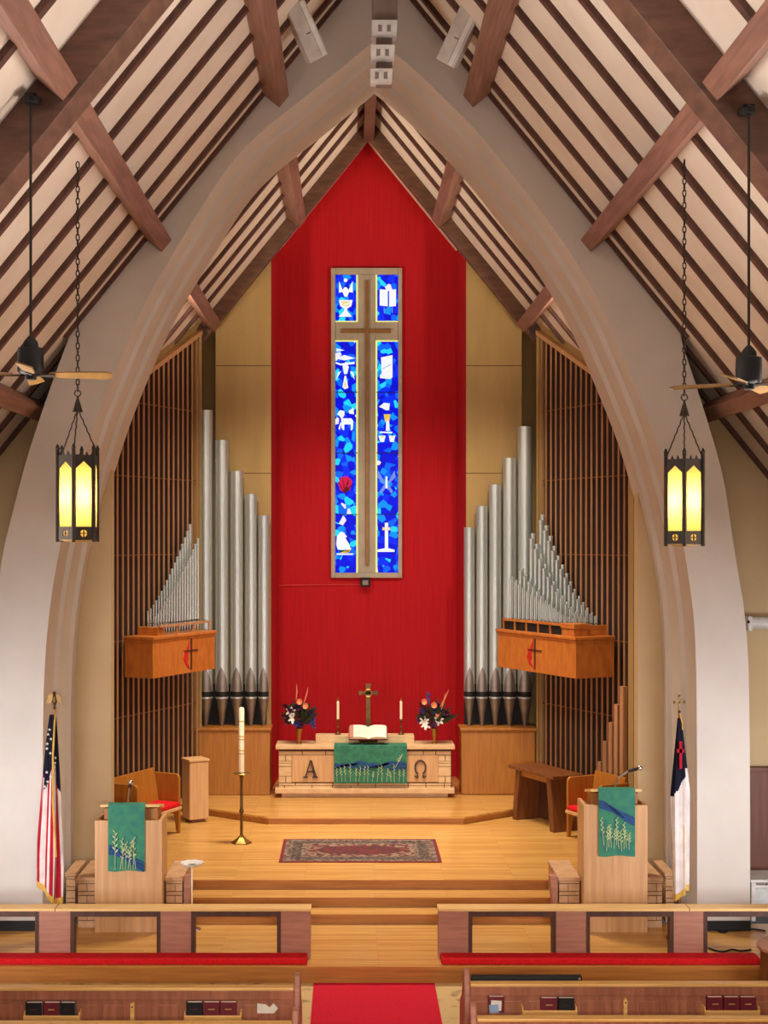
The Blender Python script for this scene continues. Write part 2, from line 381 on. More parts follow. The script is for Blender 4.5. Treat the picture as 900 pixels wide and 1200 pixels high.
for nm, sg in (('left', -1), ('right', 1)):
    e = 7.3
    poly = [(sg*3.6, 0), (sg*e, 0), (sg*e, roof(e)), (sg*3.6, roof(3.6))]
    o = one(MB().prism(poly, 19.25, 19.5), 'wall_nave_front_'+nm, tanw2, 'tan nave end wall showing beyond the %s arch pier' % nm, 'wall'); o['kind'] = 'structure'
    w = MB().box(min(sg*4.5, sg*7.2), max(sg*4.5, sg*7.2), 19.18, 19.25, 0, 1.84)
    w.box(min(sg*4.5, sg*7.2), max(sg*4.5, sg*7.2), 19.13, 19.25, 1.84, 1.9)
    o = one(w, 'trim_'+('1' if sg < 0 else '2'), wainm, 'dark brown wainscot low on the %s nave end wall' % nm, 'wainscot', bevel=.006); o['kind'] = 'structure'
    o = one(MB().box(min(sg*7.3, sg*7.5), max(sg*7.3, sg*7.5), -3, 19.5, -.4, 4.2), 'wall_nave_'+nm, tanw2, 'tan side wall of the nave on the %s' % nm, 'wall'); o['kind'] = 'structure'
    # chancel side wall, with the short return behind the organ screen
    cw = MB().box(min(sg*5.3, sg*5.45), max(sg*5.3, sg*5.45), 19.5, 25.4, 0, roof(5.3)+.1)
    cw.box(min(sg*4.16, sg*5.3), max(sg*4.16, sg*5.3), 22.42, 22.6, ZC, roof(4.16)-.02)
    for zz in (2.32, 4.32): cw.mt(1).box(min(sg*4.16, sg*5.3), max(sg*4.16, sg*5.3), 22.415, 22.43, zz, zz+.018); cw.mt(0)
    o = one(cw, 'wall_chancel_'+nm, [tanw, jointm], 'tan panelled chancel wall past the %s organ screen' % nm, 'wall'); o['kind'] = 'structure'
    # front pier of the red niche
    x0, x1 = (1.745, 2.74)
    pw = MB().prism([(sg*x0, ZA), (sg*x1, ZA), (sg*x1, roof(x1)), (sg*x0, roof(x0))], 25.2, 25.45)
    for zz in (Z(429, 25.2), Z(555, 25.2)): pw.mt(1).box(min(sg*x0, sg*x1), max(sg*x0, sg*x1), 25.197, 25.21, zz, zz+.012); pw.mt(0)
    pw.prism([(sg*x1, ZA), (sg*5.3, ZA), (sg*5.3, roof(5.3)), (sg*x1, roof(x1))], 25.7, 25.85)
    o = one(pw, 'wall_pier_'+nm, [tanw, jointm], 'tan panelled wall behind the %s tall organ pipes' % nm, 'wall'); o['kind'] = 'structure'
    rn = MB().prism([(sg*1.742, ZA), (sg*1.742, roof(1.74)), (sg*1.66, roof(1.66)), (sg*1.66, ZA)], 25.2, 26.6)
    rn = MB().add([(sg*1.743, 25.195, ZA), (sg*1.67, 26.6, ZA), (sg*1.67, 26.6, roof(1.67)), (sg*1.743, 25.195, roof(1.743)),
                   (sg*1.85, 25.46, ZA), (sg*1.85, 26.6, ZA), (sg*1.85, 26.6, roof(1.85)), (sg*1.85, 25.46, roof(1.85))],
                  [(0, 1, 2, 3), (4, 5, 6, 7), (0, 4, 7, 3), (1, 5, 6, 2)])
    o = one(rn, 'wall_niche_'+nm, redw, 'red %s return of the altar recess' % nm, 'wall'); o['kind'] = 'structure'
o = one(MB().prism([(-1.9, ZA), (1.9, ZA), (1.9, roof(1.9)), (0, RZ), (-1.9, roof(1.9))], 26.6, 26.8), 'wall_back', redw, 'tall red gabled wall behind the altar', 'wall'); o['kind'] = 'structure'
# ---- stained glass window
WY = 26.6
def wx(px): return X(px, WY)
def wz(py): return Z(py, WY)
win = thing('window_1', (wx(429.5), WY, wz(677)), 'tall blue stained glass window with a cross on the red wall', 'window', kind='structure')
fr = MB()
fx0, fx1, fz0, fz1 = wx(388), wx(471), wz(677), wz(315)
fr.box(fx0, wx(393), WY-.1, WY, fz0, fz1).box(wx(466.5), fx1, WY-.1, WY, fz0, fz1)
fr.box(wx(393), wx(466.5), WY-.1, WY, wz(322.5), fz1).box(wx(393), wx(466.5), WY-.1, WY, fz0, wz(671))
fr.box(wx(419.5), wx(440), WY-.07, WY, wz(671), wz(322.5)).box(wx(393), wx(419.5), WY-.07, WY, wz(399), wz(378)).box(wx(440), wx(466.5), WY-.07, WY, wz(399), wz(378))
fr.build('window_frame', frameg, win, bevel=.01)
cr = MB().box(wx(428.2), wx(432.2), WY-.13, WY-.07, wz(662), wz(330)).box(wx(400), wx(458), WY-.12, WY-.07, wz(391), wz(386.5))
cr.build('window_cross', crossb, win, bevel=.006)
def rect(mb, x0, x1, y0, y1, d=.02): return mb.box(wx(x0), wx(x1), WY-d, WY-d+.015, wz(y1), wz(y0))
for x0, x1, s_ in ((393, 417.5, 1), (442, 466.5, -1)):
    for y0, y1 in ((322.5, 376.5), (400, 459.5), (460.5, 530.5), (531.5, 602.5), (603.5, 671)):
        g = rect(MB(), x0, x1, y0, y1, .025).build('window_pane', glassb, win)
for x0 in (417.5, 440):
    b_ = MB(); rect(b_, x0, x0+2, 322.5, 377.5, .04); rect(b_, x0, x0+2, 399, 671, .04); b_.build('lit_reveal_strip', revealg, win)
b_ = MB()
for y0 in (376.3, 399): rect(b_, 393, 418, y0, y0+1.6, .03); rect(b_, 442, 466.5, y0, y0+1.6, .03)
b_.build('lit_reveal_strip', revealg, win)
lead = MB()
for y0 in (459.5, 530.5, 602.5): rect(lead, 393, 419, y0, y0+1, .05); rect(lead, 441, 466.5, y0, y0+1, .05)
lead.build('lead_bar', blackm, win)
def motif(name, polys, crop=None):
    """polygons drawn in photo pixels of the glass, leaded into the pane as pale glass"""
    m = MB()
    for k, pl in polys:
        m.mt(k); m.prism([(wx(a), wz(b)) for a, b in pl], WY-.035, WY-.02)
    return m.build(name, [motw, moty, motr, motb, motd], win)
def c6(ox, oy, sc, pts): return [(ox+a/sc, oy+b/sc) for a, b in pts]
def A(pts): return c6(380, 310, 6.32, pts)
def B(pts): return c6(380, 490, 5.71, pts)
def circ(cx, cy, r, ry=None, n=12): return [(cx+r*math.cos(2*PI*i/n), cy+(ry or r)*math.sin(2*PI*i/n)) for i in range(n)]
motif('dove_motif', [(0, A([(110, 125), (135, 190), (150, 170), (165, 170), (180, 190), (210, 125), (212, 210), (185, 205), (170, 240), (150, 240), (135, 205), (108, 210)])), (0, A(circ(158, 118, 14)))])
motif('chalice_motif', [(0, A([(108, 265), (210, 265), (200, 310), (170, 328), (170, 345), (205, 388), (105, 388), (148, 345), (148, 328), (118, 310)])), (1, A([(125, 275), (193, 275), (185, 305), (160, 318), (133, 305)]))])
motif('open_book_motif', [(0, A([(410, 185), (470, 190), (470, 312), (410, 305)])), (0, A([(480, 190), (532, 185), (530, 310), (480, 314)])), (3, A([(440, 320), (447, 320), (447, 360), (440, 360)])), (3, A([(500, 320), (507, 320), (507, 360), (500, 360)]))])
motif('hand_motif', [(0, A([(80, 695), (150, 672), (230, 695), (150, 712)])), (0, A([(85, 722), (120, 735), (225, 722), (225, 738), (120, 748), (85, 735)])), (0, A([(135, 750), (160, 720), (182, 760), (170, 810), (148, 815)])), (0, A([(100, 800), (125, 790), (90, 855)])), (0, A([(190, 790), (215, 800), (225, 855)])), (0, A([(150, 825), (162, 825), (178, 915), (152, 925), (135, 910)])), (1, A([(154, 860), (166, 905), (146, 908)])), (0, A([(90, 622), (150, 636), (90, 646)]))])
motif('scroll_motif', [(0, A([(420, 690), (505, 672), (505, 835), (490, 850), (412, 842), (412, 818), (425, 810)])), (3, A([(430, 770), (500, 735), (500, 742), (430, 778)]))])
motif('lamb_motif', [(0, A([(95, 1110), (115, 1080), (150, 1085), (150, 1115), (135, 1140), (200, 1140), (215, 1160), (212, 1215), (200, 1215), (195, 1185), (150, 1185), (140, 1215), (128, 1215), (125, 1140), (110, 1120)])), (0, A([(180, 1085), (215, 1060), (220, 1110), (185, 1105)])), (0, B([(95, 70), (108, 30), (116, 34), (104, 80)])), (0, B([(178, 30), (190, 30), (188, 82), (178, 82)])), (0, B([(122, 25), (134, 25), (134, 80), (122, 80)]))])
motif('pitcher_motif', [(0, A([(405, 1055), (430, 1035), (440, 1025), (485, 1030), (480, 1080), (455, 1080), (430, 1065)])), (1, A([(440, 1110), (490, 1110), (482, 1160), (450, 1165)])), (0, B([(415, 0), (432, 0), (438, 85), (412, 85)])), (1, B([(410, 0), (438, 0), (430, 12), (415, 12)])), (0, B([(370, 90), (455, 92), (455, 102), (370, 100)])), (0, B([(362, 118), (410, 118), (400, 160), (375, 160)])), (0, B([(432, 118), (475, 118), (465, 160), (440, 160)])), (1, B([(375, 120), (398, 120), (386, 134)])), (1, B([(445, 120), (465, 120), (455, 134)]))])
bush = []
for i in range(11):
    a = -PI*.02 - PI*.96*i/10
    px_, py_ = 138+math.cos(a)*14, 470+math.sin(a)*6
    tx, ty = 138+math.cos(a)*56, 440+math.sin(a)*66
    bush.append((2 if i % 3 else 4, B([(px_-9, py_+8), (tx, ty), (px_+9, py_+14)])))
motif('burning_bush_motif', [(2, B([(95, 430), (115, 395), (160, 392), (188, 425), (172, 482), (135, 500), (105, 480)])), (4, B([(118, 490), (150, 455), (170, 480), (140, 500)]))] + bush)
motif('butterfly_motif', [(3, B([(405, 430), (360, 350), (355, 395), (395, 440)])), (3, B([(405, 440), (370, 490), (385, 505), (408, 470)])), (3, B([(425, 430), (470, 350), (478, 395), (432, 440)])), (3, B([(425, 440), (460, 490), (448, 505), (422, 470)])), (0, B([(410, 390), (422, 390), (424, 470), (408, 470)]))])
motif('ship_motif', [(0, B([(80, 845), (85, 790), (110, 760), (135, 765), (140, 800), (165, 840), (180, 880), (150, 880), (90, 880)])), (1, B([(140, 885), (185, 870), (165, 900), (100, 905)])), (4, B([(95, 884), (178, 884), (160, 897), (108, 897)])), (0, B([(80, 905), (195, 905), (190, 915), (85, 915)]))])
motif('altar_cross_motif', [(0, B([(405, 700), (427, 700), (427, 870), (470, 880), (470, 895), (355, 895), (355, 880), (405, 870)])), (1, B([(388, 730), (442, 730), (442, 750), (388, 750)])), (0, B([(392, 734), (438, 734), (438, 745), (392, 745)]))])
# ================================================================== ORGAN
def FRM(sg):
    return lambda a, n, z: (sg*(3.0 + .432*a - .902*n), 24.7 - .902*a - .432*n, z)
LEN = 2.66
def ztop(a): return 8.60 - 1.23*.432*a
for sg, nm in ((-1, 'left'), (1, 'right')):
    fn = FRM(sg)
    t = thing('organ_screen', fn(LEN/2, 0, ZC), 'tall slatted wooden organ screen behind the %s chest with the %s' % (('left', 'short pipe ranks') if sg < 0 else ('right', 'crowded pipe ranks')), 'screen', 'slatted organ screens')
    nsl = 18
    for k in range(nsl):
        a = .06 + (LEN-.12)*k/(nsl-1)
        MB().fbox(fn, a-.013, a+.013, .0, .022, ZC, ztop(a)-.03).build('slat', slatm, t)
    for zz in (Z(833, 23.5), Z(747, 23.5), Z(650, 23.5), Z(560, 23.5), Z(475, 23.5)):
        MB().fbox(fn, .02, LEN, -.025, -.005, zz-.01, zz+.01).build('cross_rod', walnut, t)
    bk = MB().add([fn(0, -.1, ZC), fn(LEN, -.1, ZC), fn(LEN, -.1, ztop(LEN)), fn(0, -.1, ztop(0)), fn(0, -.13, ZC), fn(LEN, -.13, ZC), fn(LEN, -.13, ztop(LEN)), fn(0, -.13, ztop(0))], MB.BOXF)
    bk.build('backing', backm, t)
    tr = MB().add([fn(0, -.1, ztop(0)-.02), fn(LEN, -.1, ztop(LEN)-.02), fn(LEN, .09, ztop(LEN)-.02), fn(0, .09, ztop(0)-.02), fn(0, -.1, ztop(0)+.06), fn(LEN, -.1, ztop(LEN)+.06), fn(LEN, .09, ztop(LEN)+.06), fn(0, .09, ztop(0)+.06)], MB.BOXF)
    tr.build('top_rail', oakpale, t)
    MB().fbox(fn, LEN, LEN+.14, -.12, .1, ZC, ztop(LEN)+.06).build('end_post', tanw, t, bevel=.008)
    MB().fbox(fn, -.03, 0, -.1, .06, ZC, ztop(0)+.06).build('end_post', tanw, t, bevel=.008)
    fl = MB().add([fn(0, -.08, ztop(0)+.06), fn(LEN, -.08, ztop(LEN)+.06), fn(LEN, -.02, ztop(LEN)+.06), fn(0, -.02, ztop(0)+.06)] +
                  [fn(0, -.08, roof(3)-.02), fn(LEN, -.08, roof(4.15)-.02), fn(LEN, -.02, roof(4.15)-.02), fn(0, -.02, roof(3)-.02)], MB.BOXF)
    fl.build('upper_board', tanw, t)
# wooden square pipes at the near foot of the right screen
fn = FRM(1)
for k, (px, py) in enumerate(((706, 892), (712.5, 868), (719, 846), (725.5, 825), (732, 804))):
    a = 1.98 + .15*k
    p = fn(a, .06, ZC); zt = Z(py, p[1])
    one(MB().fbox(fn, a-.045, a+.045, .08, .17, ZC, zt), 'wooden_organ_pipe', slatm,
        'square wooden pipe low before the right screen, %s' % ('tallest, beside the end post' if k == 4 else 'shortest of its row' if k == 0 else ['', 'second shortest of its row', 'middle height of its row', 'second tallest of its row'][k]), 'organ pipe', 'square wooden pipes by the right screen', bevel=.006)
# ---- cases carrying the tall pipes
PYY = 24.95
for sg, nm, x0, x1 in ((-1, 'left', X(229, 24.68), X(316.5, 24.68)), (1, 'right', X(540.5, 24.68), X(628, 24.68))):
    t = thing('organ_pipe_case', ((x0+x1)/2, 24.9, ZA), 'plain golden oak case carrying the five tall pipes, %s of the altar' % nm, 'case', 'oak cases beneath the tall pipes')
    zt = Z(853, 24.68)
    MB().box(x0, x1, 24.68, 25.19, ZA+.0, zt-.06).build('case_body', oak, t, bevel=.03 if sg > 0 else .012)
    MB().box(x0-.02, x1+.02, 24.65, 25.19, zt-.05, zt).box(x0-.005, x1+.005, 24.67, 25.19, zt-.08, zt-.05).build('top_moulding', oak, t, bevel=.012)
    one(MB().box(x0+.09, x1-.09, 25.14, 25.19, zt, zt+.72), 'pipe_shade_board', blackm, 'black board put in for the shade behind the feet of the %s tall pipes' % nm, 'board', 'black shade boards behind pipe feet')  # black board added for the shade on the wall behind the feet
PZ0 = Z(852, 24.9)
def big_pipe(px, pytop, rpx, label):
    x = X(px, PYY); r = rpx*PYY/F; zt = Z(pytop, PYY); zm = Z(816, PYY); zs = zm + .09
    t = thing('organ_pipe', (x, PYY, PZ0), label, 'organ pipe', 'tall silver organ pipes')
    MB().lathe([(r*.2, 0), (r*.26, .02), (r*.96, zm-PZ0-.02), (r, zm-PZ0)], x, PYY, 24, PZ0).build('pipe_foot', lipm, t, smooth=True)
    MB().lathe([(r*.9, 0), (r*.9, zs-zm)], x, PYY, 24, zm).build('pipe_mouth', blackm, t, smooth=True)
    b = MB().lathe([(r, 0), (r, zt-zs), (r*.93, zt-zs), (r*.93, zt-zs-.25)], x, PYY, 28, zs, cap=False)
    b.build('pipe_body', pipem, t, smooth=True)
    rows = []
    h = .44
    for i in range(13):
        u = i/12; w = 1.12*(1-u**1.7)**.9
        rows.append([(x+r*1.012*math.sin(w*(-1+2*j/8)), PYY-r*1.012*math.cos(w*(-1+2*j/8)), zs+h*u) for j in range(9)])
    MB().grid(rows).build('upper_lip', lipm, t, smooth=True)
    MB().lathe([(r*1.015, 0), (r*1.02, .025)], x, PYY, 24, zm-.03).build('lower_lip', pipem, t, smooth=True)
Lp = [(241, 481, 8.4), (260, 516, 7.9), (277.5, 552, 7.4), (294, 579, 6.9), (309, 604, 6.5)]
Rp = [(550, 618, 6.3), (564.8, 593, 6.7), (580.3, 568, 7.2), (597, 537, 7.8), (615, 500, 8.6)]
hl = ['tallest silver pipe of the {0} five, beside the slatted screen', 'second tallest silver pipe of the {0} five, next to the tallest', 'middle silver pipe of the {0} five on the oak case', 'second shortest silver pipe of the {0} five', 'shortest silver pipe of the {0} five, beside the red wall']
for a, h in zip(Lp, hl): big_pipe(*a, h.format('left'))
for a, h in zip(reversed(Rp), hl): big_pipe(*a, h.format('right'))
# ---- chests with the small ranks
def chest(sg, nm, a0, a1, nd, fl_a):
    fn = FRM(sg); zb, zt = 2.79, 3.40
    t = thing('organ_chest', fn((a0+a1)/2, nd/2, zb), 'oak organ chest with red cross and flame emblem, jutting from the %s screen' % nm, 'organ chest', 'oak chests on the screens')
    MB().fbox(fn, a0, a1, .075, nd, zb, zt).build('chest_body', oakbox, t, bevel=.008)
    MB().fbox(fn, a0-.02, a1+.03, .075, nd+.03, zt, zt+.05).fbox(fn, a0-.01, a1+.015, .075, nd+.012, zt-.04, zt).build('top_moulding', oakbox, t, bevel=.008)
    zc = (zb+zt)/2
    q = lambda da, dz, d: fn(fl_a - sg*0 + da, nd+d, zc+dz)
    cr = MB().prism([(-.02, -.25), (.02, -.25), (.02, .26), (-.02, .26)], .002, .012, fn=q)
    cr.prism([(-.2, .05), (.2, .05), (.2, .075), (-.2, .075)], .002, .012, fn=q)
    cr.build('emblem_cross', darkwood, t)
    s = -1 if sg > 0 else 1     # the flame is on the photo's left of the cross
    fl = [(.018, -.24), (.07, -.17), (.105, -.06), (.085, .02), (.10, .09), (.062, .05), (.055, .12), (.022, .23), (.026, .12), (.05, .02), (.04, -.06), (.055, -.12), (.03, -.18)]
    MB().prism([(s*a*2.3, b) for a, b in fl], .002, .011, fn=q).build('emblem_flame', flame, t)
    return fn, zt+.05
def ranks(sg, nm, fn, zt, spec, rails):
    for (word, n, a0, a1, cnt, h0, h1, r0, r1, pw) in spec:
        for k in range(cnt):
            u = k/(cnt-1); a = a0+(a1-a0)*u; h = h1+(h0-h1)*(1-u)**pw; r = r0+(r1-r0)*u
            nn = n + (.075 if k % 2 and sg > 0 else 0)
            x, y, z = fn(a, nn, zt+.0)
            ft = .16
            m = MB().lathe([(r*.3, 0), (r*.9, ft), (r, ft+.01)], x, y, 8, z)
            m.mt(1).lathe([(r*.88, 0), (r*.88, r*.7)], x, y, 8, z+ft+.01, cap=False)
            m.mt(0).lathe([(r, 0), (r, h-r*1.2), (r*1.14, h-r*1.1), (r*1.14, h), (r*.8, h), (r*.8, h-.05)], x, y, 8, z+ft+.01+r*.7, cap=False)
            lab = 'small silver organ pipe, %s in the %s rank on the %s chest' % ('tallest' if k == 0 else 'shortest' if k == cnt-1 else ORD[k]+' tallest', word, nm)
            one(m, 'small_organ_pipe', [pipem, blackm], lab, 'organ pipe', 'small pipes of the %s rank, %s chest' % (word, nm), smooth=True)
fn, zt = chest(-1, 'left', .45, 2.35, .62, 1.22)
t = thing('pipe_rack', fn(1.2, .3, zt), 'slim oak rack holding the small pipes on the left chest', 'rack')
MB().fbox(fn, 1.85, 2.02, .1, .5, zt, zt+.13).build('rack_block', oakbox, t, bevel=.005)
MB().fbox(fn, .45, 2.02, .50, .55, zt+.13, zt+.165).build('rack_rail', slatm, t)
for a in (.5, 1.0, 1.5): MB().fbox(fn, a-.012, a+.012, .51, .54, zt, zt+.13).build('rack_post', slatm, t)
ranks(-1, 'left', fn, zt, [('front', .34, .56, 1.86, 17, 1.38, .12, .027, .012, 1.25), ('back', .17, .54, 1.82, 17, 1.62, .2, .031, .013, 1.3)], 0)
fn, zt = chest(1, 'right', -.08, 2.27, .82, 1.1)
t = thing('pipe_rack', fn(1.2, .5, zt), 'oak rack with slotted front rail holding pipes on the right chest', 'rack')
MB().fbox(fn, .0, 2.1, .74, .77, zt+.15, zt+.19).build('rack_rail', oakbox, t)
MB().fbox(fn, .0, 2.1, .70, .74, zt, zt+.14).build('rack_backing', blackm, t)
for k in range(6): MB().fbox(fn, .0+.36*k, .02+.36*k, .741, .765, zt, zt+.15).build('rack_post', oakbox, t)
MB().fbox(fn, 1.82, 2.16, .5, .775, zt, zt+.12).fbox(fn, 1.8, 2.18, .48, .79, zt+.12, zt+.2).fbox(fn, 1.98, 2.14, .12, .48, zt, zt+.1).fbox(fn, 2.1, 2.14, .12, .5, zt+.1, zt+.17).build('rack_block', oakbox, t, bevel=.005)
ranks(1, 'right', fn, zt, [
    ('tallest back', .13, .28, 1.92, 28, 1.78, .12, .040, .013, 1.55),
    ('second', .30, .24, 1.85, 26, 1.46, .10, .037, .012, 1.75),
    ('third', .46, .14, 1.78, 26, .86, .09, .026, .011, 1.5),
    ('front', .60, .06, 1.74, 28, .72, .08, .018, .010, 1.1)], 0)
# ================================================================== ALTAR
ay = 24.5
AX = lambda px: X(px, 24.45)
zs1, zs0, zb1, zb0 = Z(873.5, 24.43), Z(878, 24.45), Z(923.5, 24.45), Z(929.5, 24.45)
t = thing('altar', (-.07, 24.75, ZA), 'long pale stone altar with carved letters under the red wall', 'altar')
MB().box(AX(323), AX(533), 24.42, 25.02, zs0, zs1).build('altar_top', stone, t, bevel=.008)
MB().box(AX(322.5), AX(532.5), 24.40, 25.02, zb0, zb1).build('base_slab', stone, t, bevel=.008)
MB().box(AX(330), AX(525), 24.5, 25.0, ZA, zb0).build('plinth', stone, t)
MB().box(AX(327), AX(529.5), 24.5, 25.0, zb1, zs0).build('altar_core', jointm, t)
bl = MB()
def blk(x0, x1, y0, y1): bl.box(AX(x0), AX(x1), 24.475, 24.51, Z(y1, 24.48), Z(y0, 24.48))
kx = lambda c: 310+c/6.923
ky = lambda c: 790+c/6.923
for y0, y1, cuts in ((627, 654, [112, 305, 495, 640, 800, 960, 1120, 1290, 1390, 1515]), (886, 902, [112, 250, 555, 760, 900, 1165, 1310, 1460, 1515]), (906, 924, [112, 160, 385, 550, 700, 900, 1165, 1310, 1460, 1515])):
    for a, b in zip(cuts, cuts[1:]): blk(kx(a)+.5, kx(b)-.5, ky(y0), ky(y1))
for (a, b) in ((112, 222), (1410, 1515)):
    md = (a+b)/2+4
    for y0, y1, two in ((660, 704, 1), (708, 720, 0), (724, 747, 0), (752, 826, 0), (831, 880, 1)):
        if two: blk(kx(a)+.5, kx(md)-.45, ky(y0), ky(y1)); blk(kx(md)+.45, kx(b)-.45, ky(y0), ky(y1))
        else: blk(kx(a)+.5, kx(b)-.45, ky(y0), ky(y1))
bl.build('stone_blocks', stone, t)
MB().box(AX(342), AX(514), 24.47, 24.5, Z(916.5, 24.48), Z(885, 24.48)).build('letter_panel', oakpale, t, bevel=.006)
def LA(px, py, d): return (X(px, 24.47), 24.47-d, Z(py, 24.47))
la = MB()
for pl in ([(363.2, 891), (364.6, 891), (358.8, 910.5), (357, 910.5)], [(363, 891), (365.6, 891), (371.5, 910.5), (367.8, 910.5)], [(360.6, 903.2), (368, 903.2), (368.3, 905), (360, 905)], [(355.3, 910), (361, 910), (361, 911.4), (355.3, 911.4)], [(365.6, 910), (372.6, 910), (372.6, 911.4), (365.6, 911.4)]):
    la.prism(pl, .0, .03, fn=LA)
la.build('letter_alpha', darkwood, t)
om = MB()
pts = []
for i in range(15):
    a = math.radians(-62 + (180+124)*i/14)
    pts.append((492.6 + 6.2*math.cos(a), 899.4 - 8.3*math.sin(a)))
for (a, b) in zip(pts, pts[1:]):
    dx, dy = b[0]-a[0], b[1]-a[1]; l = math.hypot(dx, dy); ox, oy = -dy/l*.95, dx/l*.95
    om.prism([(a[0]+ox, a[1]+oy), (b[0]+ox, b[1]+oy), (b[0]-ox, b[1]-oy), (a[0]-ox, a[1]-oy)], 0, .03, fn=LA)
for s in (-1, 1):
    om.prism([(492.6+s*3.2, 906.3), (492.6+s*2.0, 911), (492.6+s*4.2, 912), (492.6+s*7.2, 909.6), (492.6+s*7.0, 908.6), (492.6+s*4.6, 909.8)], 0, .03, fn=LA)
om.build('letter_omega', darkwood, t)
MB().box(X(370, 24.85), X(485, 24.85), 24.72, 25.02, zs1, zs1+.13).build('gradine', stone, t, bevel=.006)
zg = zs1+.13
# altar cloth
def wavycloth(x0, x1, yf, zt, zb, depth, amp, n=30, top=True, slant=0):
    rows = []
    if top:
        rows.append([(x0+(x1-x0)*j/n, yf+depth, zt+.006) for j in range(n+1)])
        rows.append([(x0+(x1-x0)*j/n, yf-.0, zt+.006) for j in range(n+1)])
    for i in range(13):
        u = i/12
        rows.append([(x0+(x1-x0)*j/n, yf-.014-amp*u*(.5+.5*math.sin(j*.62+1.0)), zt-(zt-zb)*u - .008*u*math.sin(j*.5)) for j in range(n+1)])
    return rows
def cloth(name, rows, m, label, cat, parts):
    g = MB().grid(rows)
    back = [[(x, y+.008, z-.004) for x, y, z in r] for r in rows]
    g.grid(back)
    t = thing(name, (sum(p[0] for p in rows[0])/len(rows[0]), rows[0][0][1], min(p[2] for p in rows[-1])), label, cat)
    g.build('cloth_panel', m, t, smooth=True, ang=60, fix=False)
    for nm, mb, mm in parts: mb.build(nm, mm, t)
    return t
def ribbon(pts, w, y, th=.006):
    m = MB()
    for (a, b) in zip(pts, pts[1:]):
        m.prism([(a[0], a[1]-w/2), (b[0], b[1]-w/2), (b[0], b[1]+w/2), (a[0], a[1]+w/2)], y-th, y+.004)
    return m
def sprig(m, x, z0, h, y, rng, lean=0.0, leaves=7, lw=.035):
    top = (x+lean*h, z0+h)
    m.bar((x, y, z0), (top[0], y, top[1]), .006, .006, up=(0, 1, 0))
    for k in range(leaves):
        u = .45+.55*k/(leaves-1); s = -1 if k % 2 else 1
        bx, bz = x+lean*h*u, z0+h*u
        d = lw*(1.1-.4*u)
        m.prism([(bx, bz), (bx+s*d*.6, bz+d*.35), (bx+s*d*.9, bz+d*1.1), (bx+s*d*.35, bz+d*.8)], y-.004, y+.003)
ax0, ax1 = X(391.5, 24.4), X(477, 24.4)
yf = 24.405
rows = wavycloth(ax0, ax1, yf, zs1, Z(917.5, 24.4), .3, .008)
riv = MB()
for k in range(3):
    riv2 = ribbon([(ax0+.01+(ax1-ax0-.02)*i/24, Z(895+k*2.2+1.6*math.sin(i*.55+k*1.3)+.7*math.sin(i*1.3+k), 24.4)) for i in range(25)], .05-.012*k, yf-.026)
    riv.add(riv2.v, riv2.f)
wh = MB(); rng = random.Random(3)
for i in range(16):
    x = ax0+.06+(ax1-ax0-.12)*i/15+rng.uniform(-.015, .015)
    sprig(wh, x, Z(916, 24.4), rng.uniform(.16, .3), yf-.03, rng, rng.uniform(-.15, .15), 6, .028)
sprig(wh, ax1-.2, Z(899, 24.4), .2, yf-.034, rng, .5, 7, .04)
cloth('altar_cloth', rows, green, 'green cloth with blue river and wheat hanging over the altar front', 'altar cloth', [('river_band', riv, bluec), ('wheat_sprigs', wh, wheat)])
# cross, candlesticks, candles, bible, flowers
cxm, cyy = X(431.5, 24.9), 24.88
t = thing('altar_cross', (cxm, cyy, zg), 'standing brass cross in the middle of the altar behind the open bible', 'cross')
MB().lathe([(.15, 0), (.15, .03), (.11, .05), (.09, .09), (.04, .11), (.035, .13)], cxm, cyy, 8, zg).build('cross_base', brassd, t, smooth=True, ang=25)
zt = Z(801, 24.88); za = Z(812, 24.88)
c_ = MB()
for pl in ([(-.042, zg+.12), (.042, zg+.12), (.042, zt-.06), (.055, zt-.01), (.0, zt), (-.055, zt-.01), (-.042, zt-.06)],
           [(-.16, za-.05), (-.11, za-.026), (.11, za-.026), (.16, za-.05), (.175, za), (.16, za+.05), (.11, za+.026), (-.11, za+.026), (-.16, za+.05), (-.175, za)]):
    c_.prism([(cxm+a, b) for a, b in pl], cyy-.018, cyy+.018)
c_.build('cross_body', brassd, t, bevel=.004)
MB().tube([(cxm+.065*math.cos(2*PI*i/20), cyy-.02, za+.065*math.sin(2*PI*i/20)) for i in range(21)], .009, 6).build('cross_ring', brass, t, smooth=True)
for px, nm, other in ((396, 'left', 'lilies'), (470, 'right', 'peach roses')):
    x = X(px, 24.85); y = 24.86; z0 = zg
    t = thing('candlestick', (x, y, z0), 'slender brass candlestick on the %s end of the altar shelf' % nm, 'candlestick', 'pair of altar candlesticks')
    zc0 = Z(842, y)
    MB().lathe([(.055, 0), (.055, .012), (.03, .03), (.014, .06), (.012, .11), (.026, .13), (.012, .15), (.012, zc0-z0-.04)], x, y, 14, z0).build('candlestick_stem', brassd, t, smooth=True)
    MB().lathe([(.012, 0), (.036, .015), (.04, .04)], x, y, 14, zc0-.045).build('drip_cup', brass, t, smooth=True)
    t = thing('altar_candle', (x, y, zc0-.005), 'cream candle standing in the %s altar candlestick' % nm, 'candle', 'pair of altar candles')
    zz = Z(822, y)
    MB().lathe([(.024, 0), (.024, zz-zc0), (.012, zz-zc0+.012)], x, y, 14, zc0-.005).build('wax', cream, t, smooth=True)
    MB().lathe([(.018, 0), (.016, .02), (.004, .055), (.003, .07)], x, y, 10, zz+.005).build('follower', brass, t, smooth=True)
